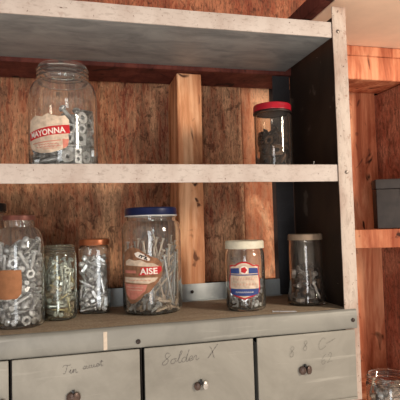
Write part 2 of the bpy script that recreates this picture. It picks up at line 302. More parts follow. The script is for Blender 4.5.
# settled poses of the hardware in each jar: kind, x, y, z (0.1 mm), rotation (0.01 rad)
SIM = {
 'big': 'L-40,220,50,146,7,-288 L-103,-196,50,137,-97,-41 L209,-70,70,-159,-6,-200 L159,-155,49,136,104,64 L138,171,89,-111,-42,165 B-261,-27,37,-137,-104,167 B219,13,36,-138,-104,98 L-158,-81,49,-136,104,225 N143,-354,92,-152,-17,39 L135,-176,148,123,-2,85 N177,337,83,-157,-105,-48 B-337,-189,193,-40,-33,-302 L366,-69,181,42,17,-83 L-159,153,50,-194,195,51 L-153,-159,135,131,-90,-61 b-48,-310,39,204,214,20 L196,98,137,133,31,-105 N-329,93,35,314,0,26 L-96,329,177,-135,-67,-156 B-215,-41,136,-206,42,-36 B281,-107,164,156,-5,-278 N-39,-201,119,206,-44,-220 B382,47,153,11,-30,89 B-132,129,132,121,215,31 B40,-272,87,11,-104,105 L177,228,160,30,103,-277 L-335,72,158,-225,-196,28 N315,86,84,-155,209,85 L-183,180,268,15,89,185 L3,-312,232,173,-64,-160 b-292,-122,198,-50,-223,-28 b76,-250,156,-83,57,115 B177,144,208,-70,-116,111 b144,-82,164,79,23,93 N-154,286,239,-51,283,14 L-162,-3,216,167,-79,113 b-376,66,272,149,261,5 L-90,-220,290,-88,79,266 L209,72,251,-134,215,-88 L46,-230,316,-171,7,-32 B210,199,255,-97,52,217 N-152,-92,260,-22,81,-233 L193,-215,299,112,-15,-46 b175,339,211,11,119,-61 L-192,-135,325,-183,-79,161 b-41,-132,423,-57,-233,-125 L-42,211,276,83,-198,42 b-314,-19,349,86,6,-198 L-250,-69,407,-74,-79,208 L234,-72,316,-18,88,-239 L-69,244,377,164,78,-42 N-308,105,312,48,21,169 b-62,-310,331,155,250,-42 N146,352,350,193,-169,-75 b145,-6,334,23,69,254 L17,170,350,149,273,-16 L-228,9,475,171,2,158 L82,-341,480,110,36,178 L142,162,414,10,110,229 N-290,149,373,17,-50,-300 N326,94,378,45,-56,273 L-145,244,460,-141,-40,-85 N82,-120,445,-169,-203,92 N101,366,569,169,-12,-27 b-201,-183,402,92,62,164 L307,-176,396,59,87,196 L130,-200,513,72,-37,252 N266,210,378,-130,-44,38 L-177,-77,524,153,3,144 L-221,12,576,-131,112,169 N-74,-278,413,-33,-21,-158 L239,109,486,-71,-53,-89 N251,-47,499,-103,-81,109 L-15,192,521,-10,-201,229 N-213,-262,526,-129,-272,34 L-356,123,666,-10,29,-183 B35,-187,553,-104,-1,-61 N178,5,539,-62,117,261 b298,-245,457,-55,14,0 B16,271,589,121,25,-269 N-139,-355,561,-152,15,-38 L178,261,530,35,-49,-50 B-252,-134,567,-70,-103,42 B-48,-289,544,-127,29,61 N9,-330,595,32,81,49 L222,160,684,-84,-99,-42 N-139,121,535,96,-64,291 L81,18,569,-18,61,88 L-374,-29,879,30,6,261 N133,-240,647,278,-88,75 L-11,67,671,65,-10,75 B-85,-169,668,-153,-34,280 N204,-51,693,49,302,-65 N171,43,795,103,-41,161 b-311,166,466,88,-63,59 L44,-220,681,152,10,19 L337,-71,626,-183,-58,8 N-55,168,655,203,-39,29 b-178,-137,627,-173,-292,-3 b283,-181,712,-144,8,283 b-209,312,511,77,33,167 L-160,-153,719,146,-216,-54 B115,-235,751,127,-48,49 L-134,244,633,-222,97,121 N-302,-131,675,-51,-309,79 B45,-244,783,-168,214,-2 L111,159,853,-130,-11,219 N-230,46,670,242,-20,-68 L-35,-219,742,137,-101,14 L329,102,715,130,-34,25 N-278,176,732,123,-228,-32 N242,-226,811,37,314,-10 L21,221,774,-188,-114,0 L-266,-20,799,151,287,-32 L-254,252,826,-242,-58,-44 b-158,-2,847,20,246,-120 N218,-44,827,-10,108,-30 L-110,-193,802,146,-218,-30 b263,170,809,-100,-245,-102 b-146,60,792,-292,-67,-60 N-28,326,822,-101,-68,97 N-251,-277,919,131,165,-83 B229,-127,935,150,57,91 L-45,-202,882,129,53,281 L326,179,960,-2,258,-139 b-97,228,743,-72,-120,160 N119,-116,833,105,-35,157 N120,308,891,-76,-220,123 L-251,-8,909,-77,177,-186 L-43,-362,922,17,-76,-56 N243,285,917,-125,100,-44 N-241,127,940,124,89,188 L262,55,927,71,177,-27 L-140,172,880,40,137,226 L-7,-272,969,123,-48,-203 L-20,195,924,34,92,-222 b31,-167,974,179,76,146 L208,124,1047,56,66,125 B-191,-5,978,-209,-98,-70 B226,-219,1005,14,-263,-75 B-84,380,933,0,-12,235 L55,212,998,-135,-43,-6 b-291,-159,904,-152,-221,65 b87,-314,850,115,-48,-278 B-74,305,920,15,-31,170 L48,-216,1060,151,255,11 N134,-49,988,-3,-266,153 L-225,159,1084,-126,-31,-41 N216,-309,954,-142,-12,57 L133,177,1093,-92,102,-2 L-46,-158,1101,-177,99,7 B261,-99,1065,-26,-71,3 N196,270,1029,13,15,-169 N-198,274,1002,-275,21,-142 L43,-225,1168,-141,99,26 L237,25,1040,-122,41,203 L196,195,1242,3,-222,129 L-343,65,1162,-108,-55,-60 L112,-354,1226,-36,34,229 b310,-41,1014,-100,19,-151 N-41,131,1067,294,69,-23 B-143,-72,986,-19,45,-292 N341,-164,1139,-127,-114,-231 L-72,208,1203,123,-26,-282 L-260,-16,1113,-114,72,-51 L-82,14,1347,-290,96,56 L369,14,1422,258,26,20 L-362,-59,1365,-55,13,7 L14,221,1125,-138,-44,0 L-309,-206,1189,-31,287,-144 N182,-159,1119,11,145,-154 N-130,-229,1147,25,-65,-37 L270,-255,1215,-6,-48,-186 b-25,5,1189,72,29,-196 L-303,-220,1377,-26,24,100 L157,-258,1097,7,-3,-251 L90,203,1196,85,-110,-272 N-62,-378,1163,158,-255,-16 B157,-33,1242,131,39,35 B24,205,1284,126,264,-52 B6,263,1234,-108,32,20 B-225,-316,1169,14,-2,301 B380,55,1094,63,-34,39 L119,-130,1324,-114,-193,5 B83,144,1268,4,107,125 b-289,-125,993,109,123,-139 B-43,-181,1219,122,95,-1 L350,102,1341,41,7,-243 B-363,119,983,-29,-56,-162 L-119,304,1459,109,53,139 B-150,-265,1228,16,88,-65 b301,48,1109,-36,-78,156 L311,197,1317,0,69,236 B-298,-6,1200,111,-233,-14 L4,-220,1327,-86,39,243 L214,108,1301,-18,93,280 L-239,126,1380,-83,263,-116 L-172,-126,1221,-33,-73,-258 B265,-61,1206,58,30,-306 L-299,19,1330,-61,23,-123 L68,-216,1423,-106,-27,-288 b-19,154,1375,86,-60,-57 L224,-275,1443,41,84,141 L-19,343,1391,-146,47,-159 B-279,-113,1307,-16,-16,-118 b57,-95,1440,-30,182,186 b146,215,1426,28,41,-267 L210,40,1574,-147,-41,257 L183,113,1498,-30,-213,167 b-224,295,1262,12,33,74 L244,-74,1507,60,-92,300 B-218,212,1302,56,39,-231 L-116,-65,1459,213,31,-40 L46,46,1510,-149,79,42 N239,-111,1402,-243,-51,-174 N-70,235,1368,-124,-70,-23',
 'corner': 'L171,122,53,-136,104,203 S-355,133,108,157,79,107 N-22,-337,38,0,-314,-119 M264,-236,47,-144,39,235 L-82,306,54,124,116,150 B-236,-46,41,-188,198,-47 N189,272,91,-157,209,63 M-236,-268,69,-117,85,105 B370,-44,79,-142,-300,1 S70,-110,38,314,0,-66 N320,78,148,226,22,179 M-64,224,152,-112,74,18 M24,-238,124,-147,0,256 B309,249,158,-43,18,128 B-146,-46,40,137,104,-36 N232,-99,92,26,-250,-45 S58,213,202,168,-12,159 M-121,-2,131,-63,-109,-47 N-13,48,221,43,-82,58 S67,-61,187,150,-78,-243 L169,220,240,105,-204,77 N-243,-244,170,-281,17,40 S286,-133,197,-307,33,35 B-151,279,153,55,-238,72 S54,385,405,-161,66,-14 L-254,-59,141,-53,-102,-290 N97,-221,184,40,27,90 L-249,291,200,5,-47,89 L-70,-235,223,-22,-39,-237 L218,89,334,131,203,89 M-100,-338,253,-147,-104,-184 M121,30,351,-125,41,122 S-128,-30,316,301,-24,-115 N-336,24,238,219,-8,-213 S199,-247,284,-256,0,-2 L175,244,362,-127,-68,-224 S290,-130,381,1,-65,-289 M-275,24,312,138,23,-55 N-182,-228,336,-31,126,-63 M-96,322,439,49,-297,107 B-269,-123,266,104,-91,27 B136,-69,337,103,39,-203 N68,241,423,-37,-4,127 L-197,-93,434,-102,99,258 B121,-242,397,189,117,10 B-146,217,319,-99,-193,-28 M143,-190,497,45,-105,212 B178,172,463,140,-195,-2 M-234,123,399,155,-207,-101 B-186,-198,483,-97,8,226 L203,-79,525,-29,-130,302 B-35,211,471,168,88,-64 S-214,9,519,36,-108,-226 B-35,0,477,-89,77,36 B190,334,562,-11,203,-79 L-364,73,584,72,-18,291 N-87,-375,391,107,199,-70 L16,-223,493,134,112,52 S325,17,503,-106,-63,-46 B-205,248,433,-93,-51,232 N52,185,573,132,-259,-15 L-177,121,614,-244,-87,42 S-58,-262,538,228,-4,200 L-178,-328,523,68,-28,163 L195,100,561,136,117,178 S-110,74,673,44,-94,250 M98,-203,584,186,29,-243 N15,342,557,-22,309,-118 B-309,-36,483,1,65,-244 S-139,-169,632,263,21,108 L205,223,632,22,72,-11 B115,-47,634,1,-144,297 B-300,-155,660,-186,-214,31 L249,49,683,-105,-107,63 M-273,267,546,63,-1,214',
 'mayo': 'B-497,-225,203,72,-96,-213 S-361,320,340,146,-236,-75 S-335,276,40,0,0,-277 N-420,220,127,-312,-7,-9 s-339,-398,113,-21,292,-151 N-482,-8,176,168,104,-39 W-260,305,201,-165,-3,232 N-257,98,108,12,-37,215 L-321,-407,232,-167,-80,-204 N-402,253,278,-167,61,226 s-358,-270,31,0,0,167 N85,-517,109,-158,256,11 S-7,-333,40,0,0,208 B-47,-86,42,148,0,-248 N-456,69,176,-162,0,266 L-232,-462,58,-141,-39,-196 S-457,74,40,314,0,-112 N-477,-150,40,0,0,193 W-480,321,120,-149,-89,-224 S-288,-338,327,-16,15,9 B-158,-62,112,95,-3,-259 L-434,-157,154,127,-54,98 S-147,-532,415,157,236,-27 S-446,164,277,-148,-83,-67 W-320,-373,554,-246,-39,-113 s-199,-329,31,0,314,-106 B-117,-452,351,48,-73,-111 S-499,-220,393,-182,125,-143 N-279,143,279,-151,9,-207 s-323,-79,111,314,0,10 N-290,-88,40,0,-314,106 W-357,-439,362,102,-120,-17 B-148,190,157,57,-19,-13 s260,-503,73,-157,236,47 L-401,204,596,54,275,-29 L-529,-109,545,24,-25,153 S-385,-71,304,53,122,13 W-271,-93,261,-157,-35,-147 L-519,129,468,245,-20,-23 B-188,19,312,-65,30,180 L-343,-150,425,-15,17,-314 s-196,-246,96,-17,24,101 W70,-573,121,158,97,13 N-495,41,541,-248,-56,36 B-254,-337,528,-233,-27,135 N-24,-195,121,1,1,-106 B-119,-266,196,227,114,83 S-210,320,271,-165,-1,232 N-402,335,554,74,-217,-158 W-116,-138,261,25,83,45 S-99,-40,333,40,93,50 S-186,217,428,-47,-246,19 N-207,-168,205,-154,-129,-157 s-352,346,155,168,-78,-91 L-350,-36,582,30,37,-288 L-93,349,223,-17,306,-123 N-3,-386,193,101,-41,190 L-332,321,659,43,1,310 N202,-363,40,0,0,-188 S-286,264,778,-186,32,19 N-70,87,102,-71,-226,131 N-152,-467,583,196,-24,-37 s258,-505,220,157,236,48 B156,-518,333,-162,46,170 B-342,443,186,-14,292,-42 S-204,-277,466,-150,236,-60 S-317,-353,677,24,-41,6 B-220,-128,552,-48,-33,270 W-252,409,461,146,-291,-29 B-177,428,588,-292,-39,-36 S85,-363,198,-223,65,122 L-287,109,653,-3,14,292 L-35,296,752,-22,-16,-19 B141,49,45,81,-138,-19 N67,548,109,-159,39,-12 W148,-5,85,57,-42,152 N-130,450,96,151,0,-283 B-205,51,634,-28,-3,298 B-45,-345,346,37,-97,131 W101,357,95,67,-55,301 S-183,240,552,-255,58,40 S-7,157,122,92,-250,-74 s168,220,31,0,0,6 N-124,440,298,-150,-70,27 N-3,212,255,95,-266,-91 N-214,509,434,156,-37,-275 S-120,-241,451,-152,10,250 B66,304,82,60,-106,115 N-107,-219,750,-65,-3,-300 W182,-25,85,50,-264,-146 S-179,514,164,171,-115,19 B-85,-14,474,-20,-78,154 B-39,-36,392,-105,8,297 B273,-290,121,51,108,-143 s335,-362,73,157,-79,-189 S22,324,309,81,-72,247 W116,385,97,-43,-239,145 S106,-363,324,-221,62,125 s433,24,31,0,0,115 W418,-395,121,-168,42,-236 N137,402,146,67,-259,-13 s-398,-323,538,27,241,39 B-223,-38,624,55,86,-13 N-148,32,514,-78,86,118 S-38,390,534,54,94,85 W517,108,118,-134,130,197 s241,-50,88,65,-26,129 N151,52,208,276,8,-34 W542,110,118,165,81,180 B146,-276,435,4,27,-266 L-93,-530,721,-1,59,268 S213,-335,512,138,61,140 L109,-184,318,300,-34,126 N274,353,95,-155,0,-198 S23,-121,281,154,96,128 N136,76,289,-38,5,-40 W355,-125,118,168,-26,-160 S253,-161,219,-43,-119,-283 S220,399,299,-126,-94,-137 S13,541,330,-202,183,-49 L-132,56,863,141,-34,-267 S-220,500,665,-159,37,-274 S-45,-414,668,-141,-40,-97 s178,250,222,-124,32,-161 N94,-539,478,-163,-8,-294 N-149,200,617,80,-10,118 N182,-106,399,-84,42,25 L94,-510,927,-47,47,200 N64,-391,533,-127,-106,-117 W496,-123,119,-155,73,-181 W143,97,337,2,-276,99 L-112,453,807,1,42,113 S195,-336,667,15,294,132 W275,508,117,160,236,-47 B28,-166,505,23,-83,87 L-11,52,872,147,-40,45 N133,-537,664,143,-201,35 S296,109,164,188,62,-108 s268,-361,291,-178,23,-219 W419,-372,226,-188,189,54 S270,403,1016,127,240,75 L19,173,598,-2,-277,48 s517,-230,73,157,-79,-199 N-113,38,711,-161,104,191 S40,-280,797,44,120,-296 s558,-84,73,-157,-79,140 N418,-192,95,157,0,-166 N346,-284,561,-112,-130,64 s559,-79,223,-156,84,144 N368,-352,241,-167,-4,-231 N437,-6,160,184,104,-169 N129,231,420,-140,38,-229 S317,-165,380,-163,-109,158 N-61,126,722,-156,10,-118 B451,169,165,17,43,-116 L-188,-108,855,236,-27,-174 S-5,-82,651,213,-148,88 N398,-29,444,152,69,162 B31,175,823,-48,16,-179 s418,384,73,157,79,-82 S75,-91,648,-90,-149,77 S365,193,129,189,-66,-146 S232,217,459,138,-101,95 s-53,560,511,-128,182,41 N347,384,262,101,-74,248 B429,256,176,-2,27,-224 N77,39,485,107,-135,-126 L247,-438,896,-44,-13,-36 S310,-455,475,-159,-226,64 N158,-4,494,142,197,131 S160,437,506,298,-96,63 L38,352,617,-93,68,78 S76,-442,853,-256,76,-29 N326,-445,683,156,-6,-250 s299,160,379,142,21,85 B245,-40,553,163,118,1 L105,310,701,73,48,280 N75,547,839,154,-280,-14 L170,-144,702,-17,-9,-213 S115,424,580,89,-47,-79 N476,-208,329,152,-98,156 S228,400,786,119,-64,-116 N399,-160,285,155,5,153 W566,116,121,169,-112,165 S478,-10,404,-153,-33,-150 L151,254,810,18,39,303 S329,96,431,-126,106,-198 L181,52,903,-93,-31,-204 L389,-183,678,70,-29,-24 B435,291,396,-2,132,-107 N295,469,452,-164,-133,-52 W553,-167,478,158,33,127 S187,31,713,-104,-231,123 S460,-244,552,137,113,-217 S160,-138,982,289,15,-157 s504,251,256,-165,-4,202 S320,233,789,-143,-262,52 N451,-314,763,174,-103,82 W463,344,423,-153,55,-91 N177,460,992,222,75,148 S252,-329,863,49,93,-152 W358,-449,895,-187,-128,96 s558,73,310,171,-113,154 S365,277,541,99,202,-143 s310,436,676,156,-31,-59 L277,261,957,119,-4,231 S295,-24,660,193,-37,-164 B482,-27,608,-142,-207,34 N360,-19,715,11,-191,-5 S424,-214,1031,52,-16,35 S382,-116,909,126,186,99 W317,484,697,156,21,-60 S419,247,1073,-178,-78,66 N551,42,498,-153,47,-147 S344,158,834,170,29,-251 B472,269,562,110,-27,-232 N534,-139,826,-143,-90,119 s453,338,762,-158,-74,221 S459,-130,887,166,25,132 N505,26,1006,158,-262,0 s516,152,628,-50,196,-24 W130,145,668,-181,-54,41 L456,124,911,-30,3,-93 s519,-49,725,87,-52,58 S492,134,756,88,-87,-77',
 'open': 'n140,-200,27,-314,0,60 M-179,-108,43,-144,-40,-254 B36,-136,36,177,210,11 n-58,-86,27,0,0,-291 M-54,202,45,-142,40,-136 C177,25,35,-138,-33,-202 M69,121,43,-144,-57,-170 B-1,-205,137,172,-82,142 B-160,-66,113,162,-22,109 B-27,-269,189,5,14,106 B-136,39,37,-147,0,123 M-42,-151,201,130,-130,-132 n172,175,153,-89,-252,-72 B178,-199,239,17,0,-154 C-138,113,70,22,-120,-75 b178,-103,40,130,10,-243 b260,-54,178,-14,36,-301 b29,53,84,147,15,95 b-5,140,109,88,-74,198 M102,153,222,24,-72,-134 B102,-107,144,202,-131,96 n-48,235,114,-5,280,-83 b-205,37,134,-79,-15,50 B-133,-59,197,161,-81,-180 C-262,65,392,-26,27,-212 n-131,33,137,-139,-111,170 B168,-106,289,-106,14,-72 B-81,96,120,169,-2,41 C-99,232,185,116,-77,-69 B131,-67,202,-16,-98,61 n-64,118,192,-20,-314,-116 B-237,-32,291,120,55,8 M106,15,190,150,-47,183 B-36,213,228,-210,58,-165 B138,75,264,94,-37,183 M-163,7,321,-79,121,95 B47,-180,376,-42,-234,22 C-179,-103,396,-158,-60,44 C189,193,343,19,0,-140 C-164,87,248,152,258,61 M138,-100,397,39,40,-28 B-82,-136,377,103,-36,33 M-111,-88,436,92,-13,-1 B-32,145,301,71,-104,-166 M159,199,1006,5,-49,-48 B106,246,546,-14,-297,79 n-116,206,525,-297,35,87 n0,-6,242,-16,-7,151 B97,-252,625,-306,-8,137 C180,-3,424,-152,-24,-104 n-85,103,279,151,-113,-66 M-106,33,462,-125,-105,49 M22,24,319,-222,-202,-16 B103,3,379,-167,12,222 B60,79,442,209,-54,-173 M100,-58,490,-156,75,239 B-247,-15,544,92,273,-6 B110,172,566,81,-19,151 M-90,245,887,-7,22,-262 M-187,-152,986,62,41,38 C-95,148,460,-169,39,49 M-261,38,824,-302,0,-121 C-33,269,381,2,19,-103 M237,112,935,20,-10,-170 B91,153,464,-219,42,119 C247,-61,925,-176,-33,-1 b-56,-249,592,-183,61,-169 b125,-208,773,-36,-21,20 B-159,-2,577,96,62,-124 B-249,-55,1094,80,-20,-292 B-129,-68,551,98,-97,-15 M-218,44,1066,-50,-99,-133 b254,36,594,-103,-299,40 C-104,233,603,-50,210,-34 M120,7,563,-79,88,-158 n-255,-83,749,127,-217,-103 b48,262,625,8,25,-127 B-173,197,908,-50,-15,229 C2,-104,591,159,-79,92 B201,88,782,88,98,-51 B52,-264,875,0,-12,-86 B194,-185,740,-305,4,77 C-12,271,841,17,-11,116 B-26,59,617,85,129,-224 n152,-211,944,-147,-69,29 n-194,103,568,292,22,-100 B23,122,568,-70,-117,54 M-132,198,748,57,-57,-8 b19,-3,480,-20,-30,140 B217,-112,794,39,18,-178 b-113,-176,630,-86,218,-21 b60,165,624,-32,-77,246 n-10,-3,650,70,14,29 n136,-130,690,-123,96,89 n44,-217,685,-177,-42,-155 n76,-50,638,-73,-87,67 M135,-53,724,177,16,237 n-42,150,674,-282,0,101 B81,112,777,-34,90,6 C-196,-186,771,-8,-285,-117 n141,57,675,125,-43,108 C105,191,750,-236,209,10 n3,-35,692,7,244,213 B-215,-30,819,5,7,-247 M-7,-79,754,-74,-105,-159 n-54,175,775,147,0,-216 b-25,-192,680,-140,9,281 M17,145,811,-83,17,-68 M28,-158,954,-171,57,192 b-144,-23,694,268,-97,-52 C19,-179,809,147,264,-52 M166,43,1007,-37,-55,296 C-65,-167,854,112,253,-98 n-98,-174,769,9,68,-142 M-86,-93,955,-4,2,-181 B-125,28,896,-144,219,-16 M39,72,957,-31,-108,241 B56,-66,869,-106,42,-95 b-181,-98,774,3,-32,175 B0,-25,923,-221,1,-14 b102,144,979,63,-53,-98 n-140,-21,798,163,-23,222 B-154,95,724,-84,28,-206 M-13,-19,1023,-133,-245,20 b-101,-11,968,73,7,-205',
 'pint': 'c-217,187,29,-133,35,184 c-180,-279,29,133,30,-244 c-299,-147,31,-129,-32,-257 c-190,274,112,82,4,-68 c-158,292,29,123,-85,-60 c-140,-302,69,-52,-77,-4 n-230,238,301,165,148,83 b-269,-177,169,58,9,310 c-132,267,80,91,84,-79 n-200,-188,246,194,23,-199 c-94,278,29,-121,-89,-103 n-288,-36,29,0,0,40 C-290,146,123,56,0,234 b-123,295,361,-14,-57,-303 C-317,20,369,-68,60,-234 n-134,-302,201,157,-259,-41 n-228,81,29,0,0,249 c-118,189,44,160,-161,-68 c-131,-180,260,-118,-1,272 c-83,-275,68,72,20,-9 c-199,-70,29,134,27,273 c-282,16,88,137,56,-240 c-194,165,147,-288,30,37 C-314,6,163,208,-24,5 b-206,16,145,-139,-115,34 b-296,-54,282,29,178,167 c-126,20,59,-91,2,46 c-11,-337,124,9,-22,-251 b-155,-108,76,91,24,-107 C-248,-145,384,21,-36,109 c-146,194,199,246,-71,75 C-91,190,280,-105,29,198 b-205,-59,304,-13,12,-81 b-103,-153,366,-103,30,-89 C-294,145,325,8,-19,291 c-119,-218,113,37,-12,-121 n-50,-172,308,279,-73,-47 C-218,87,308,-39,4,289 b-110,301,163,-21,31,-247 n-108,118,141,-177,-249,-15 b-141,84,243,82,-141,53 c-134,-246,28,-99,117,86 c-24,113,203,-62,-36,169 C-13,40,376,56,-120,-30 c-157,-97,257,-44,-49,-236 c-67,-187,82,-54,-50,-15 C-142,192,413,-32,109,-143 c-82,-77,100,-146,34,68 c-158,-79,185,164,-43,60 c-79,34,107,25,-11,-114 b35,-84,421,93,3,29 c-55,254,142,-1,64,-85 c72,326,287,110,-31,129 C-55,229,338,-22,197,93 b-226,-222,354,-4,-88,275 c59,312,230,291,-151,0 c-79,135,29,182,-279,-7 n-69,-85,200,172,-57,-90 c-46,231,85,-140,49,282 c-91,-137,28,97,119,94 c-4,-287,89,-23,-285,82 n83,239,280,162,16,272 n-22,-14,320,-15,17,52 C270,114,291,-14,-36,-114 c267,153,228,-29,69,125 b-6,146,313,-6,16,-96 b321,38,252,26,20,-153 C83,-22,363,-34,-70,-118 C119,-286,407,-178,-25,-95 c-170,-289,287,-76,-46,-224 c15,271,148,283,2,109 b99,133,330,-9,-75,-278 C8,-78,263,-97,215,106 n54,281,403,151,-88,225 c13,172,193,49,50,84 n61,70,255,146,298,-14 b124,-136,282,-5,11,-234 n-14,-34,29,0,0,94 n-18,52,124,-151,38,-173 c-33,185,29,-13,-135,216 c148,-68,286,32,-16,-311 c-36,-183,239,-228,43,135 b252,-64,361,-58,-16,-183 n35,261,29,0,0,-116 c48,168,70,71,23,-223 C-2,-130,124,-109,-42,296 b46,-294,255,128,19,-194 C191,34,371,35,97,61 n136,-258,280,-144,58,251 n7,329,145,-145,-88,-14 c34,-151,214,46,96,-60 C140,285,388,9,-216,236 n186,-226,259,119,-127,-35 n77,72,29,0,0,-100 C78,-94,194,39,-86,-220 n109,223,149,165,-209,-56 c87,-254,132,21,-14,28 c30,-334,70,71,-3,205 c87,323,92,92,22,88 c140,148,28,-104,112,82 b61,68,128,-117,-100,-85 c131,-186,139,32,29,-216 C57,-128,39,122,104,-63 c202,218,82,-43,63,99 c172,247,29,-134,-21,58 c180,-279,174,-197,-2,-73 c116,-256,28,-97,-119,236 C209,-156,263,-46,33,-115 c192,-170,28,182,-253,-30 c242,226,29,134,21,47 C217,184,163,-13,249,-207 C179,32,179,17,-21,162 c200,74,28,104,-112,39 n84,-18,117,-118,-30,68 b140,-121,57,-168,-212,-28 b208,110,206,-55,-46,19 b163,-81,164,-106,-5,-148 C321,-29,201,-74,-17,260 b269,-162,46,-120,50,-11 c290,-161,209,138,31,-77 n295,-24,79,-123,-41,-43 C290,137,136,59,260,-49 n242,-173,120,-65,-295,-101 c180,-283,70,-65,-31,139 b194,-117,439,-130,48,77 C43,-315,344,-91,26,169 c179,285,197,-7,24,-182',
 'quart': 'N-120,-158,107,-68,-6,185 C-375,402,81,106,-27,226 C-520,172,44,129,90,-37 C-458,-311,115,-59,-57,-33 N-104,-476,117,-157,55,96 c-329,-43,32,-97,-119,141 C-70,457,42,-114,-114,-113 N-345,26,90,-25,-267,178 b302,-275,49,-201,-224,-3 b-531,-145,113,-41,42,46 b-354,-366,49,133,2,75 C16,16,43,98,127,-86 b-383,319,126,-17,-21,14 c-295,-182,32,-74,128,176 N152,457,43,0,0,-205 b-200,421,48,-110,-100,-60 C-249,-197,113,-24,-195,119 N228,-201,112,-191,4,-162 N-515,188,194,-155,-70,118 N-148,-387,102,157,105,96 b-286,322,66,-81,88,-183 C-198,418,187,48,131,-172 C-447,-133,43,-138,-62,42 C-18,-299,43,-176,252,-38 C-58,550,145,-72,-3,-178 b-425,160,48,-99,105,19 N-228,-302,170,-221,105,42 c-306,228,32,-137,0,-287 c-471,-197,84,219,-27,-75 N80,-61,111,73,-24,195 C50,293,42,-113,-117,153 N-356,71,167,-47,-25,-76 b-249,-494,151,-13,21,51 c-104,333,32,218,195,-42 b-393,-216,115,53,77,157 C29,-274,138,92,-9,-136 c-190,533,168,-106,24,231 c-242,-144,32,-137,0,51 C147,-317,155,-146,-62,3 C-238,-62,134,-59,-8,207 C108,-436,43,-138,62,-75 b273,354,106,-51,-47,119 b-22,-546,86,-13,-92,-265 b-180,28,112,-58,-9,-222 N-180,183,111,-78,-85,-303 C-202,-187,270,72,-59,-136 C107,-536,43,-138,-39,-128 N-112,392,168,156,70,112 C-102,-31,42,-111,119,23 C163,-521,199,-4,-173,-262 c295,483,32,132,60,66 N15,317,137,0,-47,-200 c14,-439,64,-70,-68,-141 N30,-424,221,59,-310,-57 b387,321,51,-124,31,-311 c126,-304,32,137,0,-118 c22,194,32,-132,60,248 C463,-288,124,-128,65,-20 N-62,-116,251,242,19,-115 N-361,150,224,-51,16,-3 C181,42,42,108,122,27 C385,-384,42,200,200,-58 C159,213,129,108,-122,51 C352,-319,118,43,-65,-31 C353,25,43,-138,-39,-17 b-91,195,210,183,-26,-31 N304,456,189,-153,-63,251 C257,51,125,70,0,-38 C523,-149,52,-131,-120,-34 c446,83,32,182,277,5 N203,216,43,0,314,-149 C437,-156,65,60,112,251 b57,140,115,-35,42,-287 C311,119,151,124,-71,-244 b538,98,61,-109,-52,20',
 'red': 'L74,87,58,-181,-207,-13 L209,-181,205,15,71,131 L220,-70,63,-29,-142,-145 L-45,103,62,-141,-46,-16 L140,-95,149,-101,-29,-75 S54,-217,176,65,67,-183 N-148,188,98,157,0,159 N-247,120,111,-157,-32,-173 N-101,-221,98,157,0,191 S-238,-174,118,157,-79,220 N-66,-13,133,-287,11,-56 S-67,208,231,-18,-9,-204 L273,93,334,45,-22,48 S-47,-291,355,157,-236,-17 S-44,287,398,163,89,23 N163,245,268,-162,-248,-48 S99,172,360,182,-212,-59 L108,144,609,101,-38,140 L50,-197,344,94,4,161 S64,-7,310,105,44,-240 N165,224,564,176,236,-21 L-52,247,640,59,79,76 L-5,104,436,-90,33,-196 S-100,-71,310,215,11,141 L-265,57,267,-67,32,-8 S205,-60,675,-94,-99,268 L33,-109,528,120,-47,75 S-252,-154,352,157,-79,-103 S-204,-38,446,107,-11,218 L3,79,633,68,-255,-124 L-44,-106,617,3,-87,238 S-51,-242,595,165,-84,-87 L-81,121,800,83,262,-31 L-65,-127,800,-17,-116,-219 L-280,2,872,-54,43,-230 S-185,-6,699,153,138,150 N-261,143,589,-155,35,-208 N-183,238,754,152,-40,66 N-291,-64,690,143,79,-147 N-183,-232,581,185,140,-47',
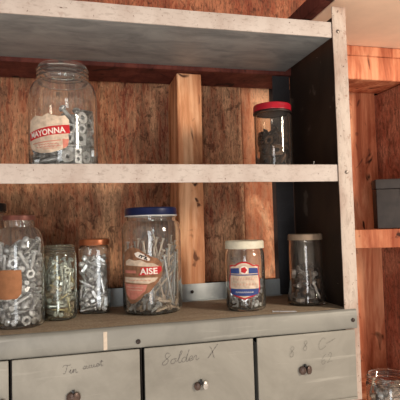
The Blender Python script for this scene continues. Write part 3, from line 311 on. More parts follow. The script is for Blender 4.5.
 'right': 'b-243,156,54,5,-133,-241 N-218,-117,40,0,0,307 M73,-46,75,-146,-61,3 W-24,-27,14,0,2,78 M-92,149,50,144,-35,244 N-236,71,128,-32,-291,-83 N-63,-240,40,0,0,-235 W41,-224,118,167,-26,-138 b-288,-65,189,-1,20,-26 M-104,-87,129,-177,210,-42 N-25,-232,174,-157,0,-142 B-206,170,249,149,-54,-53 L-147,-54,229,160,268,3 M-228,50,354,189,188,20 L-227,6,473,-151,266,-14 W227,42,68,-300,50,65 W136,-148,87,-58,-47,-236 B26,-189,310,-29,62,262 L-66,96,281,-115,-27,14 M-287,-70,764,4,-12,246 N-150,-248,421,164,-183,-60 B-88,-285,910,-46,-5,83 W159,270,118,-158,23,-53 B35,205,158,-127,74,185 N-280,72,621,162,-11,132 B144,143,165,-50,-72,96 B223,-88,173,41,201,153 b116,16,181,-92,-117,126 b69,257,222,27,112,-314 W266,-124,129,149,176,86 b249,162,237,58,-270,77 M-286,65,923,-25,25,-223 M41,58,357,-49,79,169 L154,-222,851,64,1,-128 M34,-33,394,6,217,-64 M20,-110,256,-45,81,237 b159,176,271,37,95,236 B-111,-149,539,-73,42,-296 L-200,132,829,39,22,32 b-121,17,430,-8,255,111 L-151,-98,890,45,-281,10 M-193,20,579,150,-98,-17 B-22,290,430,-52,51,257 M-79,-149,1088,-118,53,65 M-169,244,817,-307,-9,-134 N-118,-216,869,105,8,26 b55,293,504,-50,16,228 L76,-126,1041,-70,106,-74 W-82,202,680,-134,-31,-179 M90,-279,264,22,-30,-67 M125,112,340,228,-58,31 B-44,-292,578,20,6,241 N187,52,397,36,32,-15 N53,-229,779,27,-269,-53 b-27,-30,519,185,29,45 B49,-200,512,37,-47,116 M129,265,608,291,-19,5 N-94,-110,736,116,4,-92 b191,-30,455,-75,-58,-64 M9,152,627,40,-72,-207 W253,-184,119,-155,-31,94 W-149,-29,628,-292,47,54 B-73,-9,647,94,61,-262 M-44,147,760,21,49,201 L132,20,1061,-133,-83,103 L108,-59,527,65,-11,-263 b187,233,699,27,-21,16 L-33,209,1030,-124,131,-119 b83,171,567,57,-300,35 L136,-9,949,-181,41,47 W232,-114,360,-186,-82,126 M-16,-76,698,55,56,243 W311,35,331,-156,-23,168 N191,142,582,-197,-18,121 B195,14,664,-32,-38,-41 b153,-259,395,-24,-15,-49 M94,-103,685,33,-6,-284 B250,-172,413,-10,19,105 W151,-186,631,-162,-39,-157 B292,78,566,-32,23,-259 M272,-114,813,-12,311,68 W176,-171,615,41,152,-275 M271,87,802,3,-55,157 L260,100,1022,-307,57,-81 L104,150,1167,134,91,46',
 'square': 'M250,-109,39,191,190,20 L76,103,44,-136,-104,-204 M-108,-251,39,-144,-41,-151 N203,214,32,0,0,105 N-180,123,32,0,0,-279 L-112,243,47,-100,-132,-226 S258,-105,170,-157,-57,157 N-95,-120,32,0,0,96 N-258,155,154,-157,45,157 M-168,-107,107,86,129,-43 M-249,-60,67,147,237,4 L107,164,142,-171,91,-169 M-251,-109,168,158,-220,9 M55,251,162,130,-28,-138 L33,-75,44,136,104,60 L178,-245,183,10,-29,-314 M57,16,43,-137,-85,-226 M-140,55,104,-172,238,10 M66,-103,149,-178,-3,205 L-144,-103,207,-127,15,310 M58,-200,159,124,47,192 M107,-6,141,-78,119,-37 L55,245,259,94,43,-172 L-243,245,310,19,-6,117 S-8,36,140,252,-19,79 M208,-251,543,-20,-310,-117 M-186,80,190,-64,-117,-103 L99,242,342,-32,-70,69 L-243,130,392,3,40,-110 N-126,212,373,214,-49,137 M-250,-251,394,15,6,190 M251,6,280,122,37,-25 L-192,-194,359,24,54,0 N199,209,322,204,-34,-207 N-7,-209,221,1,287,14 L-78,-106,276,-112,-6,-308 L-124,108,281,-110,84,261 L113,120,246,-129,21,256 N-18,110,240,36,186,-45 M-203,-21,424,-128,-24,284 S147,51,307,232,78,-132 L-100,22,346,164,-85,-59 N106,-118,268,-31,21,219 L245,-94,668,-204,53,-13 L118,160,444,-93,-54,-140 S-180,-77,515,-50,-263,117 L179,86,530,-45,58,33 S-200,258,587,157,-236,0 M7,251,992,-140,-30,-173 S19,-189,364,93,-244,-97 L154,-91,371,-149,9,-43 L66,-104,425,124,-43,30 L246,-180,568,-263,-17,51 N-71,67,424,294,-3,21 N-99,150,497,5,-29,-308 L-105,161,579,63,-104,-69 M-15,-62,324,-4,19,266 N258,148,391,-156,-149,-158 M-131,-250,584,-210,22,-157 N123,-26,503,106,61,-13 N-207,-15,608,250,35,-64 M-183,135,747,-34,37,164 M-24,213,607,224,-34,150 L-246,-104,1017,143,-264,18 S162,-135,558,-40,205,-74 M106,84,580,302,47,43 S106,-130,591,-274,-109,-74 M72,159,607,-2,-86,-231 M-209,-202,736,-41,-262,-158 N-54,-9,530,-15,-7,-38 L244,103,747,-136,-36,6 L-17,127,657,181,66,-39 M-202,-27,704,87,9,-37 M170,-109,709,-104,0,-295 L70,125,710,-16,77,121 N-23,-113,597,282,23,-165 M236,43,904,56,-81,-198 L-99,-118,729,93,231,2 L-197,235,990,-22,-50,314 L85,-102,726,131,6,-17 L221,108,844,118,0,-277 L-89,103,729,-141,66,-29 S-78,194,857,43,-307,73 N30,-90,665,44,13,134 S-160,-199,922,-235,-62,-106 L25,-232,1010,58,-108,-93 L227,-135,843,57,33,-42 M-175,-51,836,-128,22,52 M-250,55,972,215,-80,-32 N-109,201,917,-17,40,175 L133,-243,1067,47,-96,-73 L-185,-69,1082,-84,94,-248 L-118,120,1026,-91,24,-151 L235,237,1023,18,23,-172 S-11,11,810,268,-23,5 M75,157,999,-34,3,-211 S4,-19,755,268,-22,7 L245,12,992,-68,15,39 L140,-113,810,-95,-30,262 S-12,78,849,27,-43,-168 L-8,73,944,153,22,-131 N-71,-208,817,-37,-61,-312 S68,-39,1016,-139,-78,244 S-59,-84,986,-41,-184,172 S-38,-195,883,-246,21,74 M177,-21,850,-29,-234,-87 S155,2,989,-97,178,-41 S134,-143,1046,-146,2,-313',
}
# ------------------------------------------------------------------ camera
R = Matrix(((0.9677095, 0.0152796, -0.2516045), (-0.2504456, -0.0547858, -0.9665793), (-0.0285533, 0.9983812, -0.0491900)))
cam = bpy.data.objects.new('camera', bpy.data.cameras.new('camera')); COL.objects.link(cam); sc.camera = cam
CP = V((-0.547886, -0.94, 0.190209))
m4 = R.to_4x4(); m4.translation = CP; cam.matrix_world = m4
cam.data.sensor_fit = 'HORIZONTAL'; cam.data.sensor_width = 36; cam.data.lens = 494/400*36; cam.data.clip_start = .02

# ------------------------------------------------------------------ the setting
def st(o): return tag(o, kind='structure')
st(rough_board('wall_back', -1.30, -0.075, .38, .395, .031, .72, M['ply'], amp=.0006, step=.06, seed=1))
st(rough_board('wall_back_upper', -1.30, .30, .372, .39, .722, 1.15, M['ply_top'], amp=.0008, step=.06, seed=4))
st(rough_board('wall_back_middle', -0.0745, .012, .3795, .395, .031, .72, M['ply_lit'], amp=.0006, step=.06, seed=3))
st(boxobj('wall_back_lining', -1.35, .70, .396, .41, -.60, 1.2, M['dark'], bev=0))  # dark sheet standing in for the shaded void below the plywood
st(rough_board('wall_back_alcove', .20, .362, .38, .395, -.60, .72, M['stud2'], amp=.001, step=.05, seed=8))
st(rough_board('wall_right', .362, .42, .235, .395, -.60, .572, M['ply_red'], amp=.0008, step=.04, seed=9))
st(rough_board('trim_1', -.291, -.227, .262, .3785, .02, .5735, M['stud'], amp=.0016, step=.02, seed=2, skew=.008))
st(rough_board('trim_5', .0205, .70, .24, .371, .5745, .640, M['stud2'], amp=.0009, step=.05, seed=25))  # lit stretch of the same beam, its light put into a brighter wood
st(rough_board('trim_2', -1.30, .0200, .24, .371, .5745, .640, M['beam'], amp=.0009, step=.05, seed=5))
st(rough_board('trim_3', .02, .70, .238, .371, .6405, .667, M['stud2'], amp=.0008, step=.05, seed=6))
st(rough_board('ceiling', .0125, .70, -.10, .371, .668, .682, M['peach'], amp=.0004, step=.08, seed=7))
st(rough_board('trim_4', -.012, .012, -.10, .371, .667, .706, M['beam'], amp=.0006, step=.05, seed=11))
st(boxobj('floor', -1.35, .70, -.02, .396, -.62, -.60, M['dark'], bev=.001))

# alcove: sloping ledge board, grey box, lower shelf plank
def slant(name, A, ang, w, d, z0, z1, mat, label=None, cat=None, bev=.002, roll=0.0, parent=None):
    bm = bmesh.new(); box(bm, 0, w, 0, d, 0, z1-z0, bev)
    return link(name, bm, mat, parent, 35, (A[0], A[1], z0), (0, roll, ang))
AL = math.radians(-24)
lg = slant('ledge_board', (.075, .279), AL, .40, .075, .1150, .1635, M['stud2'])
tag(lg, 'orange wooden ledge board under the dark grey box, right of the metal shelving', 'board')
bxr = empty('metal_box', (.2365, .2095, .1655), AL)
tag(bxr, 'dark grey metal box standing on the wooden ledge at the right edge', 'box')
bm = bmesh.new(); box(bm, 0, .16, .004, .064, 0, .104, .002); link('box_body', bm, M['box'], bxr, 40)
bm = bmesh.new(); box(bm, -.0015, .1615, .0025, .0655, .105, .131, .003); link('box_lid', bm, M['box'], bxr, 40)
bm = bmesh.new(); box(bm, .065, .09, -.001, .004, .088, .116, .001); link('latch', bm, M['screwhead'], bxr, 40)
pk = rough_board('shelf_plank', .062, .360, -.03, .36, -.300, -.270, M['stud2'], amp=.0008, step=.05, seed=14)
tag(pk, 'wooden plank under the open glass jar in the lower right corner', 'plank')

# ------------------------------------------------------------------ shelving unit
U = empty('shelving_unit', (-.48, .12, -.185))
tag(U, 'grey metal shelving unit with white painted edges and a row of drawers', 'shelving unit')
def P(o, label=None):
    o.location -= U.location; o.parent = U
    if label: o['label'] = label
    return o
XL, XR, D = -.99, .016, .25
def lip_shelf(name, zs, z0, z1, sheet_mat, drip=True):
    """folded sheet shelf: parts = painted front lip and bare sheet"""
    bm = bmesh.new(); box(bm, XL, XR-.0155, .0035, D, zs, zs+.0022)
    box(bm, XL, XR-.0155, D-.003, D, zs-.002, zs+.012)
    sh = P(link(name, bm, sheet_mat, None, 35))
    bm = bmesh.new(); box(bm, XL, XR-.0145, -.0005, .0035, z0, z1, .0014)
    n = 60
    for i in range(1, n):
        bmesh.ops.bisect_plane(bm, geom=bm.verts[:]+bm.edges[:]+bm.faces[:], plane_co=V((XL+(XR-XL)*i/n, 0, 0)), plane_no=V((1, 0, 0)))
    for v in bm.verts:
        v.co.z += noise.noise(V((v.co.x*9, z0*7, 0)))*.0012; v.co.y += noise.noise(V((v.co.x*6, z0*3, 5)))*.0008
    lp = link('front_lip', bm, M['paint'], sh, 35); lp['label'] = 'white painted front lip'
    return sh
lip_shelf('top_shelf', .5845, .5845, .6185, M['galv'])
lip_shelf('middle_shelf', .3050, .2730, .3090, M['galv'])
# bright rear edge of the top shelf
P(boxobj('rear_edge', XL, -.034, D+.0005, D+.003, .578, .596, M['rail'], bev=.0006), 'bright folded rear edge of the top shelf')
# counter: sheet + apron
bm = bmesh.new(); box(bm, XL, XR-.0025, .004, D-.004, -.002, .0045, .0008)
ct = P(link('countertop', bm, M['counter'], None, 35))
bm = bmesh.new()
prof = [(-.0062, -.0365), (-.0075, -.0340), (-.0075, -.0020), (-.0060, .0020), (-.0025, .0045), (.0038, .0045), (.0038, -.0015), (-.0025, -.0015), (-.0042, -.0040), (-.0042, -.0365)]
def xprof(bm, prof, xs, wob=0.0):
    rows = []
    for x in xs:
        w = noise.noise(V((x*8, 1, 3)))*wob
        rows.append([bm.verts.new((x, y+w, z+w)) for y, z in prof])
    for a, b in zip(rows, rows[1:]):
        for i in range(len(prof)):
            j = (i+1) % len(prof); bm.faces.new((a[i], a[j], b[j], b[i]))
    bm.faces.new(rows[0]); bm.faces.new(rows[-1][::-1])
xprof(bm, prof, [XL+(.0275-XL)*i/70 for i in range(71)], .0006)
ap = P(link('apron', bm, M['apron'], None, 35))
bm = bmesh.new(); box(bm, -.4955, -.4885, -.0084, -.0077, -.0345, -.0015, .0002)
o = P(link('tape_mark', bm, M['tape']), 'pale strip of old tape on the apron')
def screw_head(name, loc, r, mat, parent, ax='y', cap=True, slot=.6):
    bm = bmesh.new()
    prof = [(r, 0), (r, r*.25), (r*.8, r*.5), (r*.35, r*.62)]
    rs = [ring(bm, 18, a, b) for a, b in prof]
    for a, b in zip(rs, rs[1:]):
        for i in range(18): bm.faces.new((a[i], a[(i+1) % 18], b[(i+1) % 18], b[i]))
    bm.faces.new(rs[-1]); bm.faces.new(rs[0][::-1])
    o = link(name, bm, mat, None, 35)
    o.location = loc; o.rotation_euler = (PI/2, slot, 0)
    o.location -= U.location; o.parent = U
    s = bmesh.new(); box(s, -r*.8, r*.8, -r*.12, r*.12, r*.5, r*.66)
    link('slot', s, M['lid_black'], o)
    return o
for x, z, r in ((.0141, .5975, .0042), (.0205, .2925, .0040)):
    screw_head('screw', (x, -.0036, z), r, M['screwlight'], U)
screw_head('screw', (.0180, -.0077, -.0185), .0042, M['screwhead'], U)
screw_head('screw', (-.4318, -.0077, -.0246), .0044, M['screwhead'], U)
screw_head('screw', (-.8800, -.0077, -.0246), .0044, M['screwhead'], U)
screw_head('screw', (-.2663, .2435, .0262), .0042, M['screwhead'], U)
# posts: front strap, rear angle, side sheet
def post(xa, xb, name='post'):
    bm = bmesh.new(); box(bm, xa, xb, -.0035, -.0007, -.185, .652, .0012)
    n = 50
    for i in range(1, n):
        bmesh.ops.bisect_plane(bm, geom=bm.verts[:]+bm.edges[:]+bm.faces[:], plane_co=V((0, 0, -.185+.837*i/n)), plane_no=V((0, 0, 1)))
    for v in bm.verts: v.co.x += noise.noise(V((xa, 2, v.co.z*9)))*.0009
    return P(link(name, bm, M['paint_post'], None, 35), 'worn white painted upright')
post(.0020, .0348)
post(-1.02, -.985)
P(boxobj('side_panel', .0165, .0185, -.0005, D, -.185, .640, M['dark_panel'], bev=.0004), 'dark inner side sheet')
P(boxobj('side_panel', -.992, -.990, -.0005, D, -.185, .640, M['dark_panel'], bev=.0004))
P(boxobj('rear_angle', -.0325, .0160, D+.0005, D+.0026, .0, .640, M['bluegrey'], bev=.0004), 'blue-grey rear angle iron')
P(boxobj('rear_angle', -.989, -.950, D+.0005, D+.0026, .0, .640, M['bluegrey'], bev=.0004))
# rear rail on the counter: bent upstand
bm = bmesh.new(); box(bm, XL, -.0335, D-.0040, D-.0015, .0046, .0450, .0005); box(bm, XL, -.0335, D-.016, D-.0040, .0046, .0062, .0004)
P(link('back_rail', bm, M['rail'], None, 35), 'pale galvanised back rail')
# carcass behind the drawers
bm = bmesh.new(); box(bm, XL, .0160, .235, .238, -.183, -.003); box(bm, XL, .0160, .0, .235, -.185, -.182)
for x in (-.880, -.6560, -.4255, -.2015): box(bm, x-.001, x+.001, .004, .234, -.181, -.003)
P(link('drawer_carcass', bm, M['dark_panel'], None, 35))

# ------------------------------------------------------------------ drawers
def ribbon(bm, pts, w, y, close=False):
    """flat pencil stroke in the XZ plane, slightly proud of the sheet"""
    n = len(pts); L = []; Rr = []
    for i, p in enumerate(pts):
        a = pts[max(i-1, 0)]; b = pts[min(i+1, n-1)]
        d = V((b[0]-a[0], b[1]-a[1]))
        if d.length < 1e-9: d = V((1, 0))
        d.normalize(); q = V((-d.y, d.x))*w*.5*(.65+.35*math.sin(i*1.7))
        L.append(bm.verts.new((p[0]+q.x, y, p[1]+q.y))); Rr.append(bm.verts.new((p[0]-q.x, y, p[1]-q.y)))
    for i in range(n-1): bm.faces.new((L[i], L[i+1], Rr[i+1], Rr[i]))
def smooth_pts(pts, k=6):
    out = []; n = len(pts)
    for i in range(n-1):
        p0 = pts[max(i-1, 0)]; p1 = pts[i]; p2 = pts[i+1]; p3 = pts[min(i+2, n-1)]
        for j in range(k):
            t = j/k
            out.append(tuple(.5*((2*p1[q])+(-p0[q]+p2[q])*t+(2*p0[q]-5*p1[q]+4*p2[q]-p3[q])*t*t+(-p0[q]+3*p1[q]-3*p2[q]+p3[q])*t**3) for q in (0, 1)))
    out.append(pts[-1]); return out
GL = {  # handwriting strokes, em = 1 high capitals, x advance given
 'S': ([[(.55, .95), (.35, 1.02), (.2, .85), (.32, .6), (.55, .4), (.5, .12), (.25, .0), (.05, .12), (.15, .3), (.45, .55), (.7, .8)]], .8),
 'o': ([[(.35, .42), (.15, .38), (.08, .18), (.2, .02), (.42, .06), (.5, .25), (.38, .42), (.6, .4)]], .62),
 'l': ([[(.05, .1), (.3, .6), (.42, .95), (.3, 1.0), (.22, .6), (.25, .1), (.4, .0), (.55, .15)]], .5),
 'd': ([[(.42, .38), (.2, .42), (.06, .2), (.2, .0), (.4, .12), (.52, .6), (.6, 1.05)], [(.5, .6), (.48, .15), (.58, .0), (.72, .12)]], .7),
 'e': ([[(.05, .15), (.35, .22), (.38, .4), (.2, .42), (.1, .2), (.22, .0), (.5, .12)]], .48),
 'r': ([[(.0, .1), (.15, .38), (.18, .42), (.32, .38), (.3, .15), (.4, .0), (.6, .15)]], .55),
 'X': ([[(.1, 1.0), (.3, .75), (.55, .1), (.62, -.05)], [(.85, 1.15), (.55, .75), (.25, .3), (.0, -.02)]], .9),
 'T': ([[(.0, .75), (.2, .95), (.7, .9), (.85, 1.0)], [(.5, .9), (.42, .4), (.3, .05), (.12, .05)]], .7),
 'i': ([[(.05, .1), (.2, .42), (.2, .1), (.3, .0), (.42, .12)], [(.26, .62), (.28, .66)]], .38),
 'n': ([[(.0, .1), (.12, .42), (.12, .02), (.25, .35), (.38, .4), (.4, .1), (.5, .0), (.62, .12)]], .6),
 'u': ([[(.0, .25), (.08, .4), (.1, .1), (.22, .0), (.36, .2), (.4, .42), (.42, .1), (.55, .02), (.65, .12)]], .62),
 't': ([[(.0, .1), (.28, .8), (.24, .2), (.34, .0), (.5, .12)], [(.05, .55), (.5, .62)]], .48),
 's': ([[(.0, .1), (.22, .42), (.32, .2), (.22, .0), (.06, .05), (.3, .02), (.45, .12)]], .42),
 '8': ([[(.5, .85), (.35, 1.0), (.15, .85), (.25, .6), (.48, .35), (.42, .05), (.2, .0), (.1, .22), (.3, .5), (.52, .8)]], .8),
 '6': ([[(.55, .95), (.3, .75), (.12, .4), (.15, .08), (.35, .0), (.5, .2), (.38, .4), (.18, .3)]], .7),
 '2': ([[(.1, .75), (.3, .98), (.5, .8), (.35, .4), (.05, .05), (.3, .1), (.65, .05)]], .75),
 'C': ([[(.75, .85), (.5, 1.0), (.2, .75), (.08, .35), (.25, .02), (.6, .08), (.8, .25)]], .85),
 '-': ([[(.0, .45), (.4, .55), (.9, .75)]], .9), ' ': ([], .45)}
def write(parent, text, x, z, h, w, slope, mat, y, label, slant=.1, sp=1.0):
    bm = bmesh.new(); cx = 0
    for ch in text:
        strokes, adv = GL[ch]
        for s in strokes:
            q = [(cx+a+slant*b, b) for a, b in s]
            q = [(x+a*h, z+b*h+slope*a*h) for a, b in q]
            ribbon(bm, smooth_pts(q), w, y)
        cx += adv*sp
    o = link('handwriting', bm, mat, parent); o['label'] = label
    return o
def drawer(x0, x1, z0, z1, label, seed):
    y0 = -.0118
    bm = bmesh.new()
    # folded front sheet: rounded corners, slight warp
    box(bm, x0, x1, y0, y0+.004, z0, z1, .0018, 3)
    for i in range(1, 14):
        bmesh.ops.bisect_plane(bm, geom=bm.verts[:]+bm.edges[:]+bm.faces[:], plane_co=V((x0+(x1-x0)*i/14, 0, 0)), plane_no=V((1, 0, 0)))
        bmesh.ops.bisect_plane(bm, geom=bm.verts[:]+bm.edges[:]+bm.faces[:], plane_co=V((0, 0, z0+(z1-z0)*i/14)), plane_no=V((0, 0, 1)))
    for v in bm.verts: v.co.y += noise.noise(V((v.co.x*11+seed, 0, v.co.z*11)))*.0012
    # tray behind the front
    t = .001
    box(bm, x0+.004, x0+.004+t, y0+.004, .225, z0+.004, z1-.012); box(bm, x1-.004-t, x1-.004, y0+.004, .225, z0+.004, z1-.012)
    box(bm, x0+.004, x1-.004, y0+.004, .225, z0+.003, z0+.004); box(bm, x0+.004, x1-.004, .224, .225, z0+.004, z1-.012)
    # rolled lower edge
    box(bm, x0+.002, x1-.002, y0-.0022, y0+.002, z0, z0+.005, .001)
    o = P(link('drawer', bm, M['drawer'], None, 35), label)
    return o
def U_(p): return p
ZT = -.0372; ZB = -.1790
dr = [drawer(-.8770, -.6585, ZB, ZT, 'drawer at the far left edge', 1),
      drawer(-.6530, -.4300, ZB, ZT, 'drawer with faint pencilled words, left of the Solder drawer', 2),
      drawer(-.4215, -.2065, ZB, ZT, 'drawer marked Solder X in pencil', 3),
      drawer(-.1985, .0195, ZB, ZT, 'drawer marked 88 in pencil', 4)]
# handwriting is given in unit coordinates; the drawer meshes sit at the unit's origin offset
YW = -.0127
def hw_write(d, text, px_, pz_, h, w, slope, mat, label, **k):
    return write(d, text, px_, pz_, h, w, slope, mat, YW, label, **k)
hw_write(dr[1], 'Tin', -.5690, -.0690, .0160, .0009, .0, M['pencil'], 'faint pencilled word', sp=1.0)
hw_write(dr[1], 'suuet', -.5330, -.0640, .0135, .0008, .08, M['pencil'], 'faint smudged pencilled word')
hw_write(dr[2], 'Solder', -.3900, -.0715, .0210, .0009, .06, M['pencil'], 'pencilled word Solder', slant=.2, sp=.92)
hw_write(dr[2], 'X', -.3000, -.0660, .0215, .0011, .0, M['pencil'], 'pencilled X', slant=.1)
hw_write(dr[3], '8', -.1320, -.0800, .0200, .0009, .0, M['pencil_pale'], 'faint pencilled 8')
hw_write(dr[3], '8', -.1020, -.0700, .0190, .0009, .0, M['pencil_pale'], 'faint pencilled 8')
hw_write(dr[3], 'C-', -.0680, -.0720, .0220, .0008, .1, M['pencil_pale'], 'faint pencilled mark')
hw_write(dr[3], '62', -.0630, -.1020, .0200, .0008, .15, M['pencil_pale'], 'faint pencilled figures')
def rivet(d, x, z, mats, r=.0062, turn=0.0, gap=.0095):
    """split pin pull: a dark hole with two folded round tabs"""
    k = None
    bm = bmesh.new()
    for s in (0, 1):
        cx = x+(s-.5)*gap*math.cos(turn); cz = z+(s-.5)*gap*math.sin(turn)
        prof = [(r*.9, 0), (r, .0015), (r*.92, .0042), (r*.5, .0058)]
        rs = [ring(bm, 16, a, b) for a, b in prof]
        vs = [v for q in rs for v in q]
        for a, b in zip(rs, rs[1:]):
            for i in range(16): bm.faces.new((a[i], a[(i+1) % 16], b[(i+1) % 16], b[i]))
        bm.faces.new(rs[-1]); bm.faces.new(rs[0][::-1])
        tilt = Matrix.Rotation((s-.5)*.7, 4, 'Y')
        for v in vs:
            c = tilt @ v.co; v.co = V((cx+c.x*.82, -.0125-.001-c.z-abs(s)*.0012, cz+c.y))
        if s == 0:
            o = link('knob', bm, mats[0], d, 40); bm = bmesh.new()
        else:
            o2 = link('knob', bm, mats[1], d, 40)
    bm = bmesh.new(); box(bm, x-.0022, x+.0022, -.0160, -.0120, z+.001, z+r+.003, .0005)
    link('knob_pin', bm, M['lid_black'], d, 40)
rivet(dr[0], -.676, -.1085, (M['knob_brown'], M['knob_brown']), .0085, 0, .012)
rivet(dr[1], -.5500, -.1110, (M['knob_brown'], M['knob_brown']), .0095, 0, .009)
rivet(dr[2], -.3148, -.1155, (M['knob_brown'], M['knob_silver']), .0080, .05, .0145)
rivet(dr[3], -.0979, -.1085, (M['knob_brown'], M['knob_brown']), .0088, .0, .0125)

# ------------------------------------------------------------------ jars
def sq(r, n, pw):
    """rounded-square outline of half width r"""
    out = []
    for i in range(n):
        a = 2*PI*i/n; c, s_ = math.cos(a), math.sin(a)
        k = (abs(c)**pw+abs(s_)**pw)**(-1/pw); out.append((r*k*c, r*k*s_))
    return out
def jar_body(prof, wall, n=56, pw=None, neck_z=None, floor=.006):
    """prof = outer (r, z) from base to rim; closed solid with an inner surface"""
    bm = bmesh.new()
    def rg(r, z):
        p = 2.0 if (pw is None) else (pw if z < neck_z else 2.0)
        return [bm.verts.new((x, y, z)) for x, y in sq(r, n, p)]
    outer = [rg(r, z) for r, z in prof]
    inner = []
    for r, z in prof[::-1]:
        if z < floor: break
        inner.append(rg(max(r-wall, .004), z))
    rl = prof[-1]
    top = rg(rl[0]-wall*.5, rl[1]+wall*.35)
    inner.append(rg(max(inner_r(prof, floor)-wall-.003, .01), floor*.9))
    seq = outer+[top]+inner
    for a, b in zip(seq, seq[1:]):
        for i in range(n): bm.faces.new((a[i], a[(i+1) % n], b[(i+1) % n], b[i]))
    bm.faces.new(seq[-1]); bm.faces.new(seq[0][::-1])
    return bm
def inner_r(prof, z):
    for (r0, z0), (r1, z1) in zip(prof, prof[1:]):
        if z0 <= z <= z1 and z1 > z0: return r0+(r1-r0)*(z-z0)/(z1-z0)
    return prof[-1][0]
def thread(r, z0, z1, turns=3, amp=.0012):
    out = []; n = turns*4
    for i in range(n+1): out.append((r+(amp if i % 4 == 2 else (amp*.5 if i % 4 in (1, 3) else 0)), z0+(z1-z0)*i/n))
    return out
def round_jar(r, H, rn, hn, sh, base=.006):
    """straight round jar: radius r, total height H, neck radius rn and height hn, shoulder height sh"""
    p = [(r*.80, 0), (r*.90, .0008), (r*.97, base*.5), (r, base*1.4), (r, H*.35), (r*1.002, H-hn-sh)]
    for i in range(1, 8):
        a = PI/2*i/7; p.append((rn+(r-rn)*math.cos(a)**1.0*(1 if i < 7 else 0), H-hn-sh+sh*math.sin(a)))
    p += thread(rn, H-hn+.001, H-.002); p.append((rn*.985, H))
    return p
def lid_bm(r, h, n=64, knurl=True):
    bm = bmesh.new()
    prof = [(r-.0012, 0), (r+.0006, 0), (r+.0008, .0012), (r, .002), (r, h*.78), (r*.985, h*.92), (r*.955, h), (r*.90, h), (r*.87, h-.0008), (r*.3, h-.0008)]
    rs = []
    for j, (a, z) in enumerate(prof):
        rs.append([bm.verts.new(((a+(.00035 if (knurl and i % 2 and 3 <= j <= 4) else 0))*math.cos(2*PI*i/n), (a+(.00035 if (knurl and i % 2 and 3 <= j <= 4) else 0))*math.sin(2*PI*i/n), z)) for i in range(n)])
    for a, b in zip(rs, rs[1:]):
        for i in range(n): bm.faces.new((a[i], a[(i+1) % n], b[(i+1) % n], b[i]))
    bm.faces.new(rs[-1])
    ins = [ring(bm, n, r-.0012, h-.0022)]
    a, b = rs[0], ins[0]
    for i in range(n): bm.faces.new((a[i], a[(i+1) % n], b[(i+1) % n], b[i]))
    bm.faces.new(ins[0][::-1])
    return bm
def wrap(bm, r, a0, off):
    """bend a flat XZ mesh (x along, z up) around a jar of radius r facing angle a0"""
    for v in bm.verts:
        a = a0+v.co.x/r; rr = r+off+v.co.y
        v.co = V((rr*math.cos(a), rr*math.sin(a), v.co.z))
def flat_poly(pts, step=.003, y=0.0):
    bm = bmesh.new(); vs = [bm.verts.new((x, y, z)) for x, z in pts]; bm.faces.new(vs)
    xs = [p[0] for p in pts]; a, b = min(xs), max(xs); n = max(2, int((b-a)/step))
    for i in range(1, n):
        bmesh.ops.bisect_plane(bm, geom=bm.verts[:]+bm.edges[:]+bm.faces[:], plane_co=V((a+(b-a)*i/n, 0, 0)), plane_no=V((1, 0, 0)))
    bmesh.ops.triangulate(bm, faces=bm.faces)
    return bm
def text_bm(s, size, bold=.0, shear=0.0, xs=1.0):
    cu = bpy.data.curves.new('txt', 'FONT'); cu.body = s; cu.size = size; cu.offset = bold; cu.shear = shear; cu.align_x = 'CENTER'; cu.resolution_u = 3
    o = bpy.data.objects.new('txt', cu); COL.objects.link(o)
    bpy.context.view_layer.update()
    me = bpy.data.meshes.new_from_object(o); bpy.data.objects.remove(o)
    bm = bmesh.new(); bm.from_mesh(me); bpy.data.meshes.remove(me)
    for v in bm.verts: v.co = V((v.co.x*xs, 0, v.co.y))
    return bm
def move(bm, dx, dz, rot=0.0, arc=0.0):
    c, s_ = math.cos(rot), math.sin(rot)
    for v in bm.verts:
        x, z = v.co.x, v.co.z; z += arc*x*x
        v.co.x, v.co.z = dx+c*x-s_*z, dz+s_*x+c*z
def cam_ang(x, y): return math.atan2(CP.y-y, CP.x-x)
class Label:
    def __init__(s, jar, r, a0, name='label', text=None):
        s.j, s.r, s.a0, s.root = jar, r, a0, None; s.text = text
    def add(s, bm, mat, off, name='label', label=None):
        wrap(bm, s.r, s.a0, off)
        o = link(name, bm, mat, s.j if s.root is None else s.root)
        if s.root is None: s.root = o
        if label: o['label'] = label
        return o
def ellpts(cx, cz, a, b, n=26, f=None):
    return [(cx+a*math.cos(2*PI*i/n)*(1 if f is None else f(i/n)), cz+b*math.sin(2*PI*i/n)*(1 if f is None else f(i/n))) for i in range(n)]

def make_jar(x, y, z, prof, wall, gm, label, lid=None, pw=None, neck_z=None, rz=0.0, floor=.006, group=None):
    t = empty('glass_jar', (x, y, z), rz); tag(t, label, 'jar', group)
    link('jar_glass', jar_body(prof, wall, pw=pw, neck_z=neck_z, floor=floor), gm, t, 50)
    if lid:
        r, h, z0, mat = lid
        link('lid', lid_bm(r, h), mat, t, 40, (0, 0, z0))
    return t
ZC = .0048; ZM = .3076
JAR = {}
# 1 mayonnaise jar on the middle shelf
mx, my = -.5615, .086
p = [(.054, 0), (.062, .001), (.0662, .005), (.0674, .011), (.0678, .06), (.0678, .134)]
for i in range(1, 9):
    a = PI/2*i/8; p.append((.0490+.0188*math.cos(a)**.9 if i < 8 else .0492, .134+.042*math.sin(a)))
p += [(.0488, .178)]+thread(.0490, .182, .205, 3, .0028)+[(.0487, .2075), (.0477, .209)]
t = make_jar(mx, my, ZM, p, .0028, M['glass'], 'large open glass jar with a red and cream paper label, on the middle shelf')
JAR['mayo'] = (mx, my, ZM+.007)
L = Label(t, .0680, cam_ang(mx, my)-.27)
def scaled(L, kx, kz, zc, dx=0.0):
    f = L.add
    def g(bm, *a, **k):
        for v in bm.verts: v.co.x = v.co.x*kx+dx; v.co.z = zc+(v.co.z-zc)*kz
        return f(bm, *a, **k)
    L.add = g
scaled(L, 1.22, 1.16, .060, .004)
